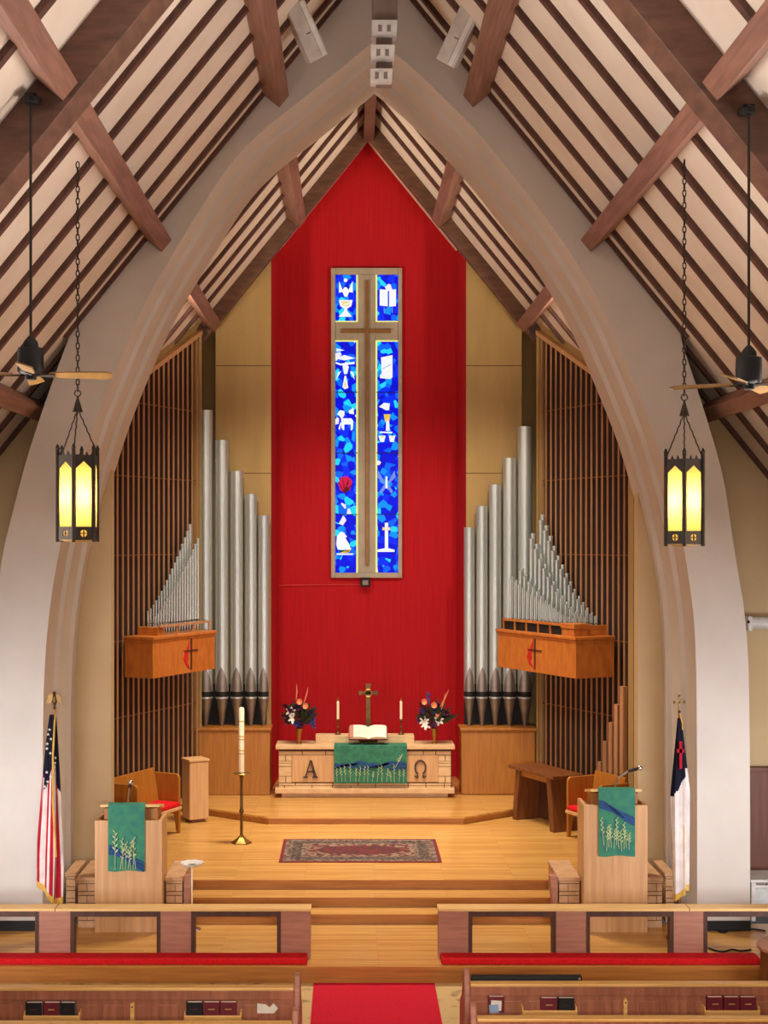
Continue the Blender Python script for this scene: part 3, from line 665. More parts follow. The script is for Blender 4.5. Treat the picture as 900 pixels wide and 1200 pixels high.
# book
bx, by = X(431.5, 24.6), 24.56
t = thing('book_stand', (bx, by, zs1), 'low brass stand under the open bible on the altar', 'stand')
Rb = rot('X', 38)
MB().obox((bx, by+.02, zs1+.145), (.34, .25, .012), Rb).build('rest_plate', brassd, t)
MB().box(bx-.12, bx-.1, by-.06, by+.12, zs1+.007, zs1+.09).box(bx+.1, bx+.12, by-.06, by+.12, zs1+.007, zs1+.09).build('stand_leg', brassd, t)
MB().obox((bx, by-.1, zs1+.05), (.3, .02, .03), Rb).build('book_ledge', brassd, t)
t = thing('open_bible', (bx, by, zs1+.17), 'large open bible with white pages on the green altar cloth', 'book')
def bk(u, v, w): return Vector((bx, by-.01, zs1+.185)) + Rb @ Vector((u, v, w))
prof_ = [(-.325, .02), (-.31, .055), (-.24, .075), (-.13, .075), (-.05, .055), (0, .02), (.05, .055), (.13, .075), (.24, .075), (.31, .055), (.325, .02)]
MB().prism(prof_, -.145, .145, fn=lambda a, b, d: bk(a, d, b)).build('pages', paper, t, smooth=True, ang=30)
MB().add([bk(-.335, -.155, 0), bk(.335, -.155, 0), bk(.335, .155, 0), bk(-.335, .155, 0), bk(-.335, -.155, .02), bk(.335, -.155, .02), bk(.335, .155, .02), bk(-.335, .155, .02)], MB.BOXF).build('cover', redbook, t)
MB().prism([(-.34, .02), (-.322, .06), (-.26, .078), (-.26, .07), (-.31, .05), (-.325, .02)], -.147, .147, fn=lambda a, b, d: bk(a, d, b)).build('page_edges', pagepink, t)
def petal(m, c, d, l, w, R0=None):
    d = Vector(d).normalized(); c = Vector(c); a = d.cross(Vector((0, 1, .2))).normalized()
    up = Vector((0, -1, 0))
    p = [c, c+d*l*.4+a*w*.5+up*.01, c+d*l*.8+a*w*.35+up*.02, c+d*l+up*.012, c+d*l*.8-a*w*.35+up*.02, c+d*l*.4-a*w*.5+up*.01]
    q = [v+Vector((0, .004, 0)) for v in p]
    m.add(p+q, [(0, 1, 2, 3, 4, 5), (11, 10, 9, 8, 7, 6)]+[(i, (i+1) % 6, 6+(i+1) % 6, 6+i) for i in range(6)])
def flowers(px, base_px, label, lil, ros, spk, blu, seed):
    rg = random.Random(seed); y0 = 24.62; x0 = X(px, y0); z0 = zs1
    t = thing('flower_vase', (x0, y0, z0), label, 'flowers', 'pair of altar flower arrangements')
    h = .27
    MB().lathe([(.05, 0), (.05, .012), (.022, .03), (.02, .06), (.034, .14), (.045, .2), (.062, h), (.05, h), (.035, .2)], x0, y0, 18, z0).build('vase', brass, t, smooth=True)
    fo = MB()
    for i in range(70):
        an = rg.uniform(0, 2*PI); el = rg.uniform(.3, 1.3); l = rg.uniform(.16, .42)
        d = Vector((math.cos(an)*math.cos(el), math.sin(an)*math.cos(el)*.6, math.sin(el)+.2))
        c = Vector((x0, y0, z0+h+.02)); petal(fo, c+d*.08, d, l, .07)
    for i in range(16):
        fo.tube([(x0+rg.uniform(-.02, .02), y0, z0+h-.02), (x0+rg.uniform(-.2, .2), y0+rg.uniform(-.1, .1), z0+h+rg.uniform(.2, .5))], .005, 5)
    tag(fo.build('foliage', leafm, t), kind='stuff')
    for i in range(30):
        m = MB(); an = rg.uniform(0, 2*PI); rr = rg.uniform(.04, .27)
        c = Vector((x0+rr*math.cos(an), y0-.04+rr*.5*math.sin(an), z0+h+rg.uniform(.08, .42)))
        for k in range(9): petal(m, c, (rg.uniform(-1, 1), rg.uniform(-1, .2), rg.uniform(-1, 1)), .07, .05)
        m.build('filler_bloom', (purple, maroonp, purple, maroonp, bluep)[i % 5], t)
    def pt(q): return Vector((X(q[0], y0-.12), y0-.12, Z(q[1], y0-.12)))
    for q in lil:
        m = MB(); c = pt(q)
        for k in range(6): petal(m, c, (math.cos(k*PI/3+.4), -.25, math.sin(k*PI/3+.4)), .1, .048)
        m.build('lily', lilyw, t)
    for q in ros:
        m = MB(); c = pt(q); m.ell(c, (.05, .045, .045), 10, 6)
        for k in range(8): petal(m, c+Vector((0, -.02, 0)), (math.cos(k*PI/4), -.4, math.sin(k*PI/4)), .06, .05)
        m.build('rose', orangep, t)
    for (q0, q1) in spk:
        a, b = pt(q0), pt(q1)
        MB().tube([a, (a+b)/2+Vector((.01, 0, 0)), b], [.008, .014, .002], 6).build('reed', reedm, t)
    for q in blu:
        m = MB(); c = pt(q)
        for k in range(14): m.ell(c+Vector((rg.uniform(-.025, .025), rg.uniform(-.02, .02), -k*.014)), .018, 6, 4)
        m.build('delphinium', bluep, t)
flowers(350.5, 0, 'brass vase with white lilies and purple blooms at the altar end near the carved A', [(343.5, 842), (341, 834)], [(351, 822), (358, 827)], [((347, 820), (347.5, 801)), ((356, 824), (361, 805))], [(364, 838), (368, 841)], 5)
flowers(509, 0, 'brass vase with peach roses and red reeds at the altar end near the omega', [(514, 844), (497, 845), (499, 849)], [(497, 822), (508.5, 826), (513.5, 837)], [((516, 828), (526, 808)), ((517, 832), (522, 812))], [(502, 812)], 9)
# spot light and conduit below the window
sx, sy, sz = X(428, 26.5), 26.48, Z(683, 26.5)
t = thing('spotlight', (sx, 26.55, sz-.1), 'small black spotlight fixed under the stained glass window', 'spotlight')
MB().box(sx-.09, sx+.09, 26.4, 26.56, sz-.07, sz+.1).build('lamp_housing', blackm, t, bevel=.015)
MB().box(sx-.03, sx+.03, 26.54, 26.6, sz-.02, sz+.06).build('mounting_bracket', blackm, t)
MB().box(sx-.055, sx+.055, 26.385, 26.4, sz-.04, sz+.05).build('lens', greyc, t, bevel=.01)
one(MB().tube([(X(326.5, 26.58), 26.585, Z(686, 26.58)), (sx-.09, 26.585, Z(685, 26.58))], .014, 8), 'conduit', redpipe, 'thin red conduit running left from the black spotlight', 'conduit', smooth=True)
# ================================================================== CHANCEL FURNITURE
# oriental rug
xa, xb, ya, yb = -1.35, .977, 20.07, 21.61
t = thing('rug', (-.187, 20.84, ZC), 'maroon oriental rug with beige border lying on the chancel floor', 'rug')
def ring(o0, o1, z): 
    m = MB()
    a = [(xa+o0, ya+o0), (xb-o0, ya+o0), (xb-o0, yb-o0), (xa+o0, yb-o0)]; b = [(xa+o1, ya+o1), (xb-o1, ya+o1), (xb-o1, yb-o1), (xa+o1, yb-o1)]
    for i in range(4):
        j = (i+1) % 4; q = [a[i], a[j], b[j], b[i]]
        m.add([(p[0], p[1], ZC+.001) for p in q]+[(p[0], p[1], z) for p in q], MB.BOXF)
    return m
ring(0, .05, ZC+.012).build('rug_binding', rugedge, t)
ring(.05, .16, ZC+.012).build('rug_outer_border', rugbord, t)
ring(.16, .30, ZC+.012).build('rug_band', rugband, t)
ring(.30, .37, ZC+.012).build('rug_inner_border', rugbord, t)
MB().box(xa+.37, xb-.37, ya+.37, yb-.37, ZC+.001, ZC+.012).build('rug_field', rugmed, t)
MB().prism([(-.187+.66*math.cos(2*PI*i/24)*(1+.06*math.cos(8*PI*i/12)), 20.84+.3*math.sin(2*PI*i/24)*(1+.06*math.cos(8*PI*i/12))) for i in range(24)], ZC+.011, ZC+.014, fn=lambda a, b, d: (a, b, d)).build('rug_medallion', rugred, t)
# paschal candle stand
px_, py_ = X(283, 21.37), 21.37
t = thing('candle_stand', (px_, py_, ZC), 'tall brass floor stand holding the big white paschal candle', 'candle stand')
zd = Z(905, py_)
MB().lathe([(.16, 0), (.15, .02), (.1, .05), (.05, .09), (.03, .12)], px_, py_, 6, ZC).build('stand_base', brass, t)
MB().lathe([(.022, .1), (.022, .45), (.035, .47), (.035, .5), (.022, .52), (.02, zd-ZC-.1), (.03, zd-ZC-.08), (.03, zd-ZC)], px_, py_, 12, ZC).build('stand_pole', brassd, t, smooth=True)
MB().lathe([(.03, 0), (.12, .01), (.125, .02), (.12, .025), (.04, .025)], px_, py_, 20, zd-.035).build('drip_dish', brass, t, smooth=True)
zc = Z(829, py_)
t = thing('paschal_candle', (px_, py_, zd), 'tall white paschal candle with gold bands on the brass stand', 'candle')
MB().lathe([(.042, 0), (.042, zc-zd-.02), (.03, zc-zd)], px_, py_, 16, zd).build('wax', cream, t, smooth=True)
for u in (.28, .33, .5, .55, .78): MB().lathe([(.0435, 0), (.0435, .016)], px_, py_, 16, zd+(zc-zd)*u).build('gold_band', gold, t, smooth=True)
# pedestal left
def pedf(a, n, z):
    c, s = math.cos(.5), math.sin(.5); return (-2.865+a*c-n*s, 23.05+a*s+n*c, z)
t = thing('pedestal', (-2.865, 23.05, ZC), 'square oak pedestal standing before the left oak pipe case', 'pedestal')
MB().fbox(pedf, -.17, .17, -.17, .17, ZC+.05, 1.38).build('pedestal_body', oakpale, t, bevel=.02)
MB().fbox(pedf, -.12, .12, -.12, .12, ZC, ZC+.05).build('pedestal_foot', walnut, t)
MB().fbox(pedf, -.18, .18, -.18, .18, 1.38, 1.42).build('pedestal_top', oakpale, t, bevel=.01)
# clergy benches
def bench(sg, a0, a1, n0, n1, label):
    fn = FRM(sg); t = thing('clergy_bench', fn((a0+a1)/2, n0, ZC), label, 'bench', 'clergy benches with red seats')
    z0 = ZC
    def endp(a, nm):
        pl = [(n0, z0), (n0+.1, z0), (n0+.14, z0+.3), (n1-.1, z0+.3), (n1-.05, z0), (n1, z0), (n1+.0, z0+.86), (n1-.015, z0+.905), (n1-.05, z0+.93), (n0, z0+.93)]
        MB().prism(pl, a-.025, a+.025, fn=lambda n, z, a_: fn(a_, n, z)).build(nm, oak, t, bevel=.008)
    endp(a0, 'end_panel'); endp(a1, 'end_panel')
    MB().fbox(fn, a0+.025, a1-.025, n0+.05, n1+.06, z0+.38, z0+.43).build('seat', oakpale, t, bevel=.01)
    MB().fbox(fn, a0+.04, a1-.04, n0+.07, n1+.04, z0+.43, z0+.5).build('seat_cushion', redcush, t, bevel=.02)
    MB().add([fn(a0+.025, n0+.10, z0+.43), fn(a1-.025, n0+.10, z0+.43), fn(a1-.025, n0+.14, z0+.43), fn(a0+.025, n0+.14, z0+.43), fn(a0+.025, n0, z0+1.0), fn(a1-.025, n0, z0+1.0), fn(a1-.025, n0+.04, z0+1.0), fn(a0+.025, n0+.04, z0+1.0)], MB.BOXF).build('backrest', oak, t, bevel=.006)
bench(-1, 2.35, 3.5, .62, 1.12, 'oak bench with red seat cushion beside the square pedestal')
bench(1, 2.62, 3.45, .68, 1.22, 'oak bench with red seat cushion beside the dark console table')
# console table right
fn = FRM(1)
t = thing('console_table', fn(1.7, 1.0, ZC), 'dark walnut console table with slanted slab legs by the right screen', 'table')
zt = 1.28
MB().fbox(fn, 1.0, 2.32, .7, 1.28, zt-.05, zt).build('tabletop', walnut, t, bevel=.006)
for a, lean in ((1.22, -.1), (2.12, .1)):
    MB().add([fn(a-.06+lean, .78, ZC), fn(a+.06+lean, .78, ZC), fn(a+.06+lean, 1.24, ZC), fn(a-.06+lean, 1.24, ZC), fn(a-.06, .78, zt-.05), fn(a+.06, .78, zt-.05), fn(a+.06, 1.24, zt-.05), fn(a-.06, 1.24, zt-.05)], MB.BOXF).build('leg', walnut, t, bevel=.008)
MB().fbox(fn, 1.28, 2.06, 1.16, 1.2, zt-.15, zt-.05).build('apron', oak, t)
MB().fbox(fn, 1.2, 2.14, .8, .83, ZC+.03, zt-.05).build('back_panel', darkwood, t)
# pulpits
def pulpit(x0, x1, yf, ztop, zdesk, dx0, dx1, dep, label):
    t = thing('pulpit', ((x0+x1)/2, yf+dep/2, ZP), label, 'pulpit', 'pair of oak pulpits')
    MB().box(x0, x1, yf, yf+.06, ZP, ztop).build('front_panel', oakpale, t, bevel=.006)
    MB().box(x0, x0+.05, yf+.06, yf+dep, ZP, ztop).build('side_panel', oakpale, t, bevel=.006)
    MB().box(x1-.05, x1, yf+.06, yf+dep, ZP, ztop).build('side_panel', oakpale, t, bevel=.006)
    MB().box(x0+.05, x1-.05, yf+.06, yf+dep-.05, ztop-.07, ztop-.03).build('inner_shelf', walnut, t)
    MB().box(dx0+.03, dx1-.03, yf+.1, yf+dep-.08, ztop-.03, zdesk-.03).build('reading_desk', oak, t, bevel=.006)
    MB().add([(dx0, yf+.0, zdesk+.0), (dx1, yf+.0, zdesk+.0), (dx1, yf+dep-.05, zdesk-.08), (dx0, yf+dep-.05, zdesk-.08), (dx0, yf+.0, zdesk+.035), (dx1, yf+.0, zdesk+.035), (dx1, yf+dep-.05, zdesk-.045), (dx0, yf+dep-.05, zdesk-.045)], MB.BOXF).build('book_rest', oaklite, t, bevel=.004)
    return t
PY = 17.9
LP = dict(x0=X(111, PY), x1=X(190, PY), zt=Z(961.5, PY), zd=Z(946, PY))
pulpit(LP['x0'], LP['x1'], PY, LP['zt'], LP['zd'], X(117.5, PY), X(187, PY), .5, 'lower pale oak pulpit, left, its green banner showing wheat at the bottom')
RP = dict(x0=X(684, PY), x1=X(759, PY), zt=Z(943.5, PY), zd=Z(928, PY))
pulpit(RP['x0'], RP['x1'], PY, RP['zt'], RP['zd'], X(692, PY), X(752, PY), .5, 'taller pale oak pulpit, right, with gooseneck microphone above')
def banner(x0, x1, zt, zb, yf, label, seed, left):
    rows = wavycloth(x0, x1, yf-.004, zt, zb, .12, .01, 16)
    y = yf-.036; rg = random.Random(seed); w = x1-x0; h = zt-zb
    riv = MB()
    if left: tr = lambda u, k: (x0+.01+(w-.02)*u, zb+h*(.32-.27*u**1.3)+.035*k+.01*math.sin(u*7+k))
    else: tr = lambda u, k: (x0+.01+(w-.02)*u, zb+h*(.78-.27*u**1.2)+.03*k+.01*math.sin(u*7+k))
    for k in range(-1, 2):
        r = ribbon([tr(i/14, k) for i in range(15)], .035, y); riv.add(r.v, r.f)
    wh = MB()
    if left:
        sprig(wh, x0+w*.2, zb+.02, h*.56, y-.008, rg, 0, 8, .05)
        for i in range(7): sprig(wh, x0+w*(.34+.07*i), zb+.02, h*rg.uniform(.3, .5), y-.008, rg, rg.uniform(-.1, .2), 7, .035)
    else:
        for i in range(11): sprig(wh, x0+w*(.14+.068*i), zb+.06+h*rg.uniform(.0, .1), h*rg.uniform(.2, .4), y-.008, rg, rg.uniform(-.12, .12), 7, .034)
    cloth('pulpit_banner', rows, green2, label, 'banner', [('river_band', riv, bluec), ('wheat_sprigs', wh, wheat)])
banner(X(127, PY), X(170, PY), LP['zd']+.037, Z(1020, PY), PY-.004, 'green banner hanging on the left pulpit, blue stream along its foot', 1, True)
banner(X(701, PY), X(744, PY), RP['zd']+.037, Z(1002.5, PY), PY-.004, 'green banner hanging on the right pulpit, blue stream across its middle', 2, False)
def mic(pts, label, head, tip):
    t = thing('microphone', pts[0], label, 'microphone', 'gooseneck microphones')
    MB().lathe([(.03, 0), (.03, .01), (.012, .02)], pts[0][0], pts[0][1], 12, pts[0][2]).build('mic_base', blackm, t, smooth=True)
    q = []
    for i in range(len(pts)-1):
        for k in range(5): q.append(Vector(pts[i]).lerp(Vector(pts[i+1]), k/5))
    MB().tube(q+[pts[-1]], .01, 8).build('gooseneck', silver, t, smooth=True)
    MB().tube([pts[-1], head], [.018, .022], 10).build('mic_body', blackm, t, smooth=True)
    MB().ell(tip, (.036, .036, .032), 12, 8).build('mic_head', silver, t, smooth=True)
y = PY+.18
mic([(X(149.5, y), y, LP['zd']+.01), P(150.5, 935, y), P(152, 923, y)], 'short upright gooseneck microphone on the left pulpit', P(153, 919, y), P(153.3, 916.5, y-.01))
mic([(X(721.5, y), y, RP['zd']+.01), P(721, 919, y), P(724.5, 912, y), P(736, 904, y)], 'long bent gooseneck microphone on the right pulpit', P(748, 900.5, y), P(750, 900, y-.02))
# brick stair cheeks
def cheek(name, x0, x1, yf, zt, label, slant=0):
    t = thing(name, ((x0+x1)/2, yf+.4, ZP), label, 'brick wall', kind='structure')
    MB().box(x0+.012, x1-.012, yf+.012, 19.05, ZP, zt-.05).build('mortar_core', jointm, t)
    m = MB(); z = .0; r = 0
    for h in (.1, .17, .052, .1, .052, .1, .052):
        if z+h > zt-.05: h = zt-.05-z
        if h < .02: break
        off = (.12 if r % 2 else .3); xs = [x0]; x = x0+off
        while x < x1-.06: xs.append(x); x += .36
        xs.append(x1)
        for a, b in zip(xs, xs[1:]): m.box(a+.004, b-.004, yf, yf+.2, z+.004, z+h-.006)
        ys = [yf+.2]; yy = yf+.42
        while yy < 19.0: ys.append(yy); yy += .36
        ys.append(19.05)
        for a, b in zip(ys, ys[1:]): m.box(x0, x0+.1, a+.004, b-.004, z+.004, z+h-.006); m.box(x1-.1, x1, a+.004, b-.004, z+.004, z+h-.006)
        z += h; r += 1
    m.build('brickwork', brickm, t)
    MB().box(x0-.01, x1+.01, yf-.01, 19.07, zt-.05, zt).build('stone_coping', brickm, t, bevel=.008)
    return t
zl = Z(1028, 18.1)
cheek('wall_stair_left', X(91, 18.1), X(110.5, 17.95)-.01, 18.1, zl, 'short brick wall left of the lower pulpit')
cheek('wall_stair_left_end', X(78, 18.4), X(91, 18.4)-.02, 18.35, zl, 'dark set-back brick stub beside the left arch pier')
cheek('wall_stair_left_inner', X(190.5, 17.95)+.02, X(214, 18.1), 18.1, zl, 'brick stair cheek between the lower pulpit and the steps')
cheek('wall_stair_right', X(759.5, 17.95)+.02, X(776, 18.1), 18.1, zl, 'short brick wall right of the taller pulpit')
cheek('wall_stair_right_end', X(777, 18.4)+.02, X(789, 18.4), 18.35, zl, 'dark set-back brick stub beside the right arch pier')
cheek('wall_stair_right_inner', X(655, 18.1), X(683.5, 17.95)-.02, 18.1, zl, 'brick stair cheek between the steps and the taller pulpit')
for nm, xw, s in (('left', X(214, 18.1), 1), ('right', X(655, 18.1), -1)):
    q = [(xw+s*.012, 0), (xw+s*.055, 0), (xw+s*.11, zl), (xw+s*.012, zl)]
    o = one(MB().prism(q, 18.12, 18.3), 'trim_'+('3' if s > 0 else '4'), oakpink, 'slanted wooden cheek board at the %s end of the steps' % nm, 'trim'); o['kind'] = 'structure'
# baptismal bowl
bx_, by_ = X(225, 18.06), 18.06
t = thing('baptismal_bowl_stand', (bx_, by_, ZP), 'white scalloped bowl on a thin metal stand beside the left steps', 'stand')
zb = Z(1016, by_)
vs = []
for r_, z_ in ((.03, 0), (.1, .015), (.145, .05), (.15, .06), (.13, .055), (.05, .03)):
    vs.append([(bx_+r_*(1+(.06 if r_ > .09 else 0)*math.cos(9*2*PI*j/54))*math.cos(2*PI*j/54), by_+r_*(1+(.06 if r_ > .09 else 0)*math.cos(9*2*PI*j/54))*math.sin(2*PI*j/54), zb+z_) for j in range(54)])
MB().grid(vs, closed=True).build('bowl', white, t, smooth=True)
MB().lathe([(.012, 0), (.012, zb-.03)], bx_, by_, 10, .03).build('stem', cream, t, smooth=True)
MB().lathe([(.12, 0), (.11, .012), (.03, .03), (.014, .05)], bx_, by_, 20, 0).build('stand_foot', silver, t, smooth=True)
# ================================================================== FLAGS
def flag(px, ytop, label, us):
    fy = 17.62; x = X(px, fy)
    t = thing('flagpole', (x, fy, ZP), label[0], 'flagpole', 'pair of flagpoles')
    zt = Z(ytop, fy)
    MB().lathe([(.16, 0), (.16, .03), (.12, .05), (.04, .09), (.025, .14)], x, fy, 20, 0).build('pole_base', brassd, t, smooth=True)
    MB().lathe([(.013, .1), (.013, zt-.0)], x, fy, 10, 0).build('pole', oak, t, smooth=True)
    fi = MB()
    if us:
        fi.lathe([(.012, 0), (.02, .02), (.012, .05), (.03, .1), (.026, .16), (.012, .2)], x, fy, 10, zt-.04)
        for s in (-1, 1):
            fi.prism([(x+s*.01, zt+.13), (x+s*.03, zt+.17), (x+s*.085, zt+.13), (x+s*.1, zt+.02), (x+s*.075, zt+.06), (x+s*.06, zt+.03), (x+s*.03, zt+.08)], fy-.012, fy+.012)
        fi.ell((x, fy-.02, zt+.17), (.02, .03, .025), 8, 6)
    else:
        fi.lathe([(.012, 0), (.02, .02), (.008, .05)], x, fy, 10, zt-.04)
        fi.box(x-.011, x+.011, fy-.01, fy+.01, zt, zt+.17).box(x-.055, x+.055, fy-.01, fy+.01, zt+.085, zt+.11)
        for c_ in ((x, zt+.175), (x-.06, zt+.097), (x+.06, zt+.097)): fi.ell((c_[0], fy, c_[1]), (.018, .014, .018), 8, 6)
    fi.build('finial', brassd, t, bevel=0)
    # the cloth: closed pleated drape hanging down the pole
    f = MB(); NC, NR = 96, 110
    z1 = zt-.1
    def prof(u):          # centre offset, half width, length factor
        if us: return (-.02-.05*u, .03+.105*min(1, u*1.25)**.8)
        return (.0+.015*u, .02+.075*min(1, u*2.4)-.03*max(0, u-.45))
    zbot = Z(1060, fy) if us else Z(1056, fy)
    rows = []
    for i in range(NR+1):
        u = i/NR; cx_, hw = prof(u); row = []
        for j in range(NC):
            a = 2*PI*j/NC
            fold = 1+.28*math.sin(5*a+1.2*u)+.1*math.sin(11*a+2*u)
            drop = (1-.16*(.5-.5*math.cos(a+.5))) if us else (1-.06*(.5+.5*math.cos(a)))
            row.append((x+cx_+hw*fold*math.cos(a), fy-.02+.62*hw*fold*math.sin(a), z1-(z1-zbot)*u*drop))
        rows.append(row)
    NV = NC
    f.v = [p for r in rows for p in r]
    for i in range(NR):
        for j in range(NC):
            a = 2*PI*(j+.5)/NC; u = (i+.5)/NR
            if us:
                jj = (j+2) // 4
                k = 0 if u < .36+.1*math.sin(a*2+.5) else (1 if jj % 2 else 2)
                if u > .965 : k = 3
            else:
                k = 0 if u < .36+.07*math.sin(a+4.6) else 2
                if u > .965: k = 3
                if u > .6 and j % 32 == 12: k = 3
            f.f.append([i*NC+j, i*NC+(j+1) % NC, (i+1)*NC+(j+1) % NC, (i+1)*NC+j]); f.m.append(k)
    t2 = thing('flag', (x, fy, zbot), label[1], 'flag', 'two draped flags')
    f.build('flag_cloth', [navy, flagred, flagwhite, gold], t2, smooth=True, ang=180)
    if us:
        st = MB(); rg = random.Random(4)
        for i in range(13):
            u = .08+.026*i; cx_, hw = prof(u); a = -PI/2+rg.uniform(-.9, .9)
            fold = 1+.28*math.sin(5*a+1.2*u)+.1*math.sin(11*a+2*u)
            c = (x+cx_+hw*fold*math.cos(a), fy-.024+.62*hw*fold*math.sin(a), z1-(z1-zbot)*u*.95)
            pl = []
            for k in range(10):
                r_ = .021 if k % 2 == 0 else .009
                pl.append((c[0]+r_*math.sin(2*PI*k/10), c[2]+r_*math.cos(2*PI*k/10)))
            st.prism(pl, c[1]-.012, c[1]+.004)
        st.build('stars', flagwhite, t2)
        MB().tube([(x+.012, fy-.03, z1), (x+.0, fy-.1, z1-.5), (x+.01, fy-.14, z1-1.1), (x+.05, fy-.15, z1-1.75)], .012, 6).build('fringe_cord', gold, t2, smooth=True)
    else:
        zc_ = z1-.42
        def cs(q): return q
        m = MB().box(x-.02, x+.012, fy-.105, fy-.07, zc_-.2, zc_+.14).box(x-.05, x+.04, fy-.105, fy-.07, zc_+.0, zc_+.045)
        m.build('red_cross', flagred, t2)
        MB().tube([(x, fy-.03, z1+.05), (x+.025, fy-.05, z1-.05), (x+.03, fy-.04, z1-.14)], .009, 6).build('fringe_cord', gold, t2, smooth=True)
flag(64, 828, ('dark flagpole topped by a spread-winged bird, beside the left arch pier', 'draped flag with white stars and red stripes on the left pole'), True)
flag(796, 832, ('flagpole topped by a small cross, beside the right arch pier', 'draped white flag with navy corner on the right pole'), False)
# ================================================================== COMMUNION RAIL
RY = 16.8
rz1 = Z(1064, RY)
def rail(nm, pans, x0, x1, label):
    t = thing('communion_rail', ((x0+x1)/2, RY+.07, ZP), label, 'rail', 'pair of communion rails')
    edges = [x0] + [x for p in pans for x in p] + [x1]
    MB().box(x0, x1, RY-.03, RY+.19, rz1-.035, rz1).build('top_board', oaklite, t, bevel=.005)
    for a, b in pans:
        MB().box(a, b, RY, RY+.13, ZP, rz1-.035).build('rail_panel', oakpink, t, bevel=.004)
    return t
# openings framed in dark wood
def opening(t, a, b):
    w = .045
    MB().box(a, a+w, RY-.004, RY+.135, ZP, rz1-.035).build('opening_jamb', darkwood, t)
    MB().box(b-w, b, RY-.004, RY+.135, ZP, rz1-.035).build('opening_jamb', darkwood, t)
    MB().box(a+w, b-w, RY-.004, RY+.135, rz1-.035-.07, rz1-.035).build('opening_head', darkwood, t)
rx = lambda p: X(p, RY)
lp = [(rx(45.5), rx(82.5)), (rx(188), rx(224)), (rx(329), rx(364))]
t = rail('left', [(rx(-97), rx(-60))]+lp, rx(-97), rx(364.5), 'low wooden communion rail left of the aisle gap')
for a, b in ((rx(-60), rx(45.5)), (rx(82.5), rx(188)), (rx(224), rx(329))): opening(t, a, b)
MB().box(rx(64.6), rx(65.4), RY-.031, RY+.191, rz1-.036, rz1+.001).build('board_joint', darkwood, t)
rp = [(rx(513.5), rx(549)), (rx(651.5), rx(687)), (rx(789.5), rx(824.5)), (rx(932), rx(968))]
t = rail('right', rp, rx(513), rx(968), 'low wooden communion rail right of the aisle gap')
for a, b in ((rx(549), rx(651.5)), (rx(687), rx(789.5)), (rx(824.5), rx(932))): opening(t, a, b)
MB().box(rx(807), rx(807.8), RY-.031, RY+.191, rz1-.036, rz1+.001).build('board_joint', darkwood, t)
for nm, a, b in (('left', X(-95, 16.6), X(360, 16.6)), ('right', X(517, 16.6), X(890, 16.6))):
    one(MB().box(a, b, 16.53, 16.79, ZP, .075), 'kneeler_cushion', redcush, 'long red kneeling cushion in front of the %s communion rail' % nm, 'cushion', 'red kneeling cushions', bevel=.018)
one(MB().box(-.76, .655, -2, 16.47, ZN, ZN+.012), 'aisle_carpet', carpet, 'red carpet runner down the middle aisle', 'carpet')
# ================================================================== PEWS
def pew(nm, xa_, xb_, yb_, label, aisle, detail, zcap=.65):
    """xa_ aisle end, yb_ rear face of the backrest"""
    t = thing('pew', ((xa_+xb_)/2, yb_, ZN), label, 'pew', 'wooden pews')
    s = 1 if xb_ > xa_ else -1
    lo, hi = min(xa_, xb_), max(xa_, xb_)
    MB().box(lo, hi, yb_, yb_+.04, ZN+.1, zcap-.03).build('backrest', pewwood, t)
    MB().box(lo, hi, yb_-.03, yb_+.08, zcap-.03, zcap).build('back_cap', pewcap, t, bevel=.008)
    MB().box(lo, hi, yb_+.05, yb_+.5, ZN+.42, ZN+.46).build('seat', pewwood, t, bevel=.008)
    if detail:
        g = MB(); w = .27; n = int((hi-lo)/w)
        for k in range(n):
            a = lo+k*w+.035
            g.box(a, a+w-.07, yb_-.014, yb_, ZN+.2, zcap-.17)
        g.build('back_panels', pewwood, t, bevel=.006)
        MB().box(lo, hi, yb_-.02, yb_, zcap-.12, zcap-.03).build('upper_rail', pewwood, t, bevel=.005)
    y0 = yb_-.05
    pl = [(y0, ZN), (y0+.62, ZN), (y0+.62, ZN+.42), (y0+.56, ZN+.55), (y0+.4, ZN+.62), (y0+.28, ZN+.78), (y0+.22, zcap+.09), (y0+.17, zcap+.11), (y0+.1, zcap+.09), (y0+.03, zcap-.04), (y0, zcap-.3)]
    MB().prism(pl, xa_-s*.06, xa_, fn=lambda a, b, d: (d, a, b)).build('end_panel', oakpink, t, bevel=.014)
    return t
lf = pew('left', X(344.5, 13.68), -5.2, 13.68, 'front wooden pew left of the aisle with hymnal racks', 'left', True)
rf = pew('right', X(551, 13.8), 5.6, 13.8, 'front wooden pew right of the aisle with hymnal racks', 'right', True)
pew('left', X(342, 12.66), -5.0, 12.66, 'second wooden pew left of the aisle, only its top edge showing', 'left', False)
pew('right', X(559, 12.8), 5.4, 12.8, 'second wooden pew right of the aisle, only its top edge showing', 'right', False)
def rack(t, x0, x1, yb_, ztop_):
    m = MB().box(x0, x1, yb_-.13, yb_-.115, ztop_-.2, ztop_).box(x0, x1, yb_-.13, yb_, ztop_-.2, ztop_-.185)
    m.box(x0, x0+.014, yb_-.115, yb_, ztop_-.2, ztop_+.03).box(x1-.014, x1, yb_-.115, yb_, ztop_-.2, ztop_+.03)
    m.build('hymnal_rack', pewcap, t, bevel=.003)
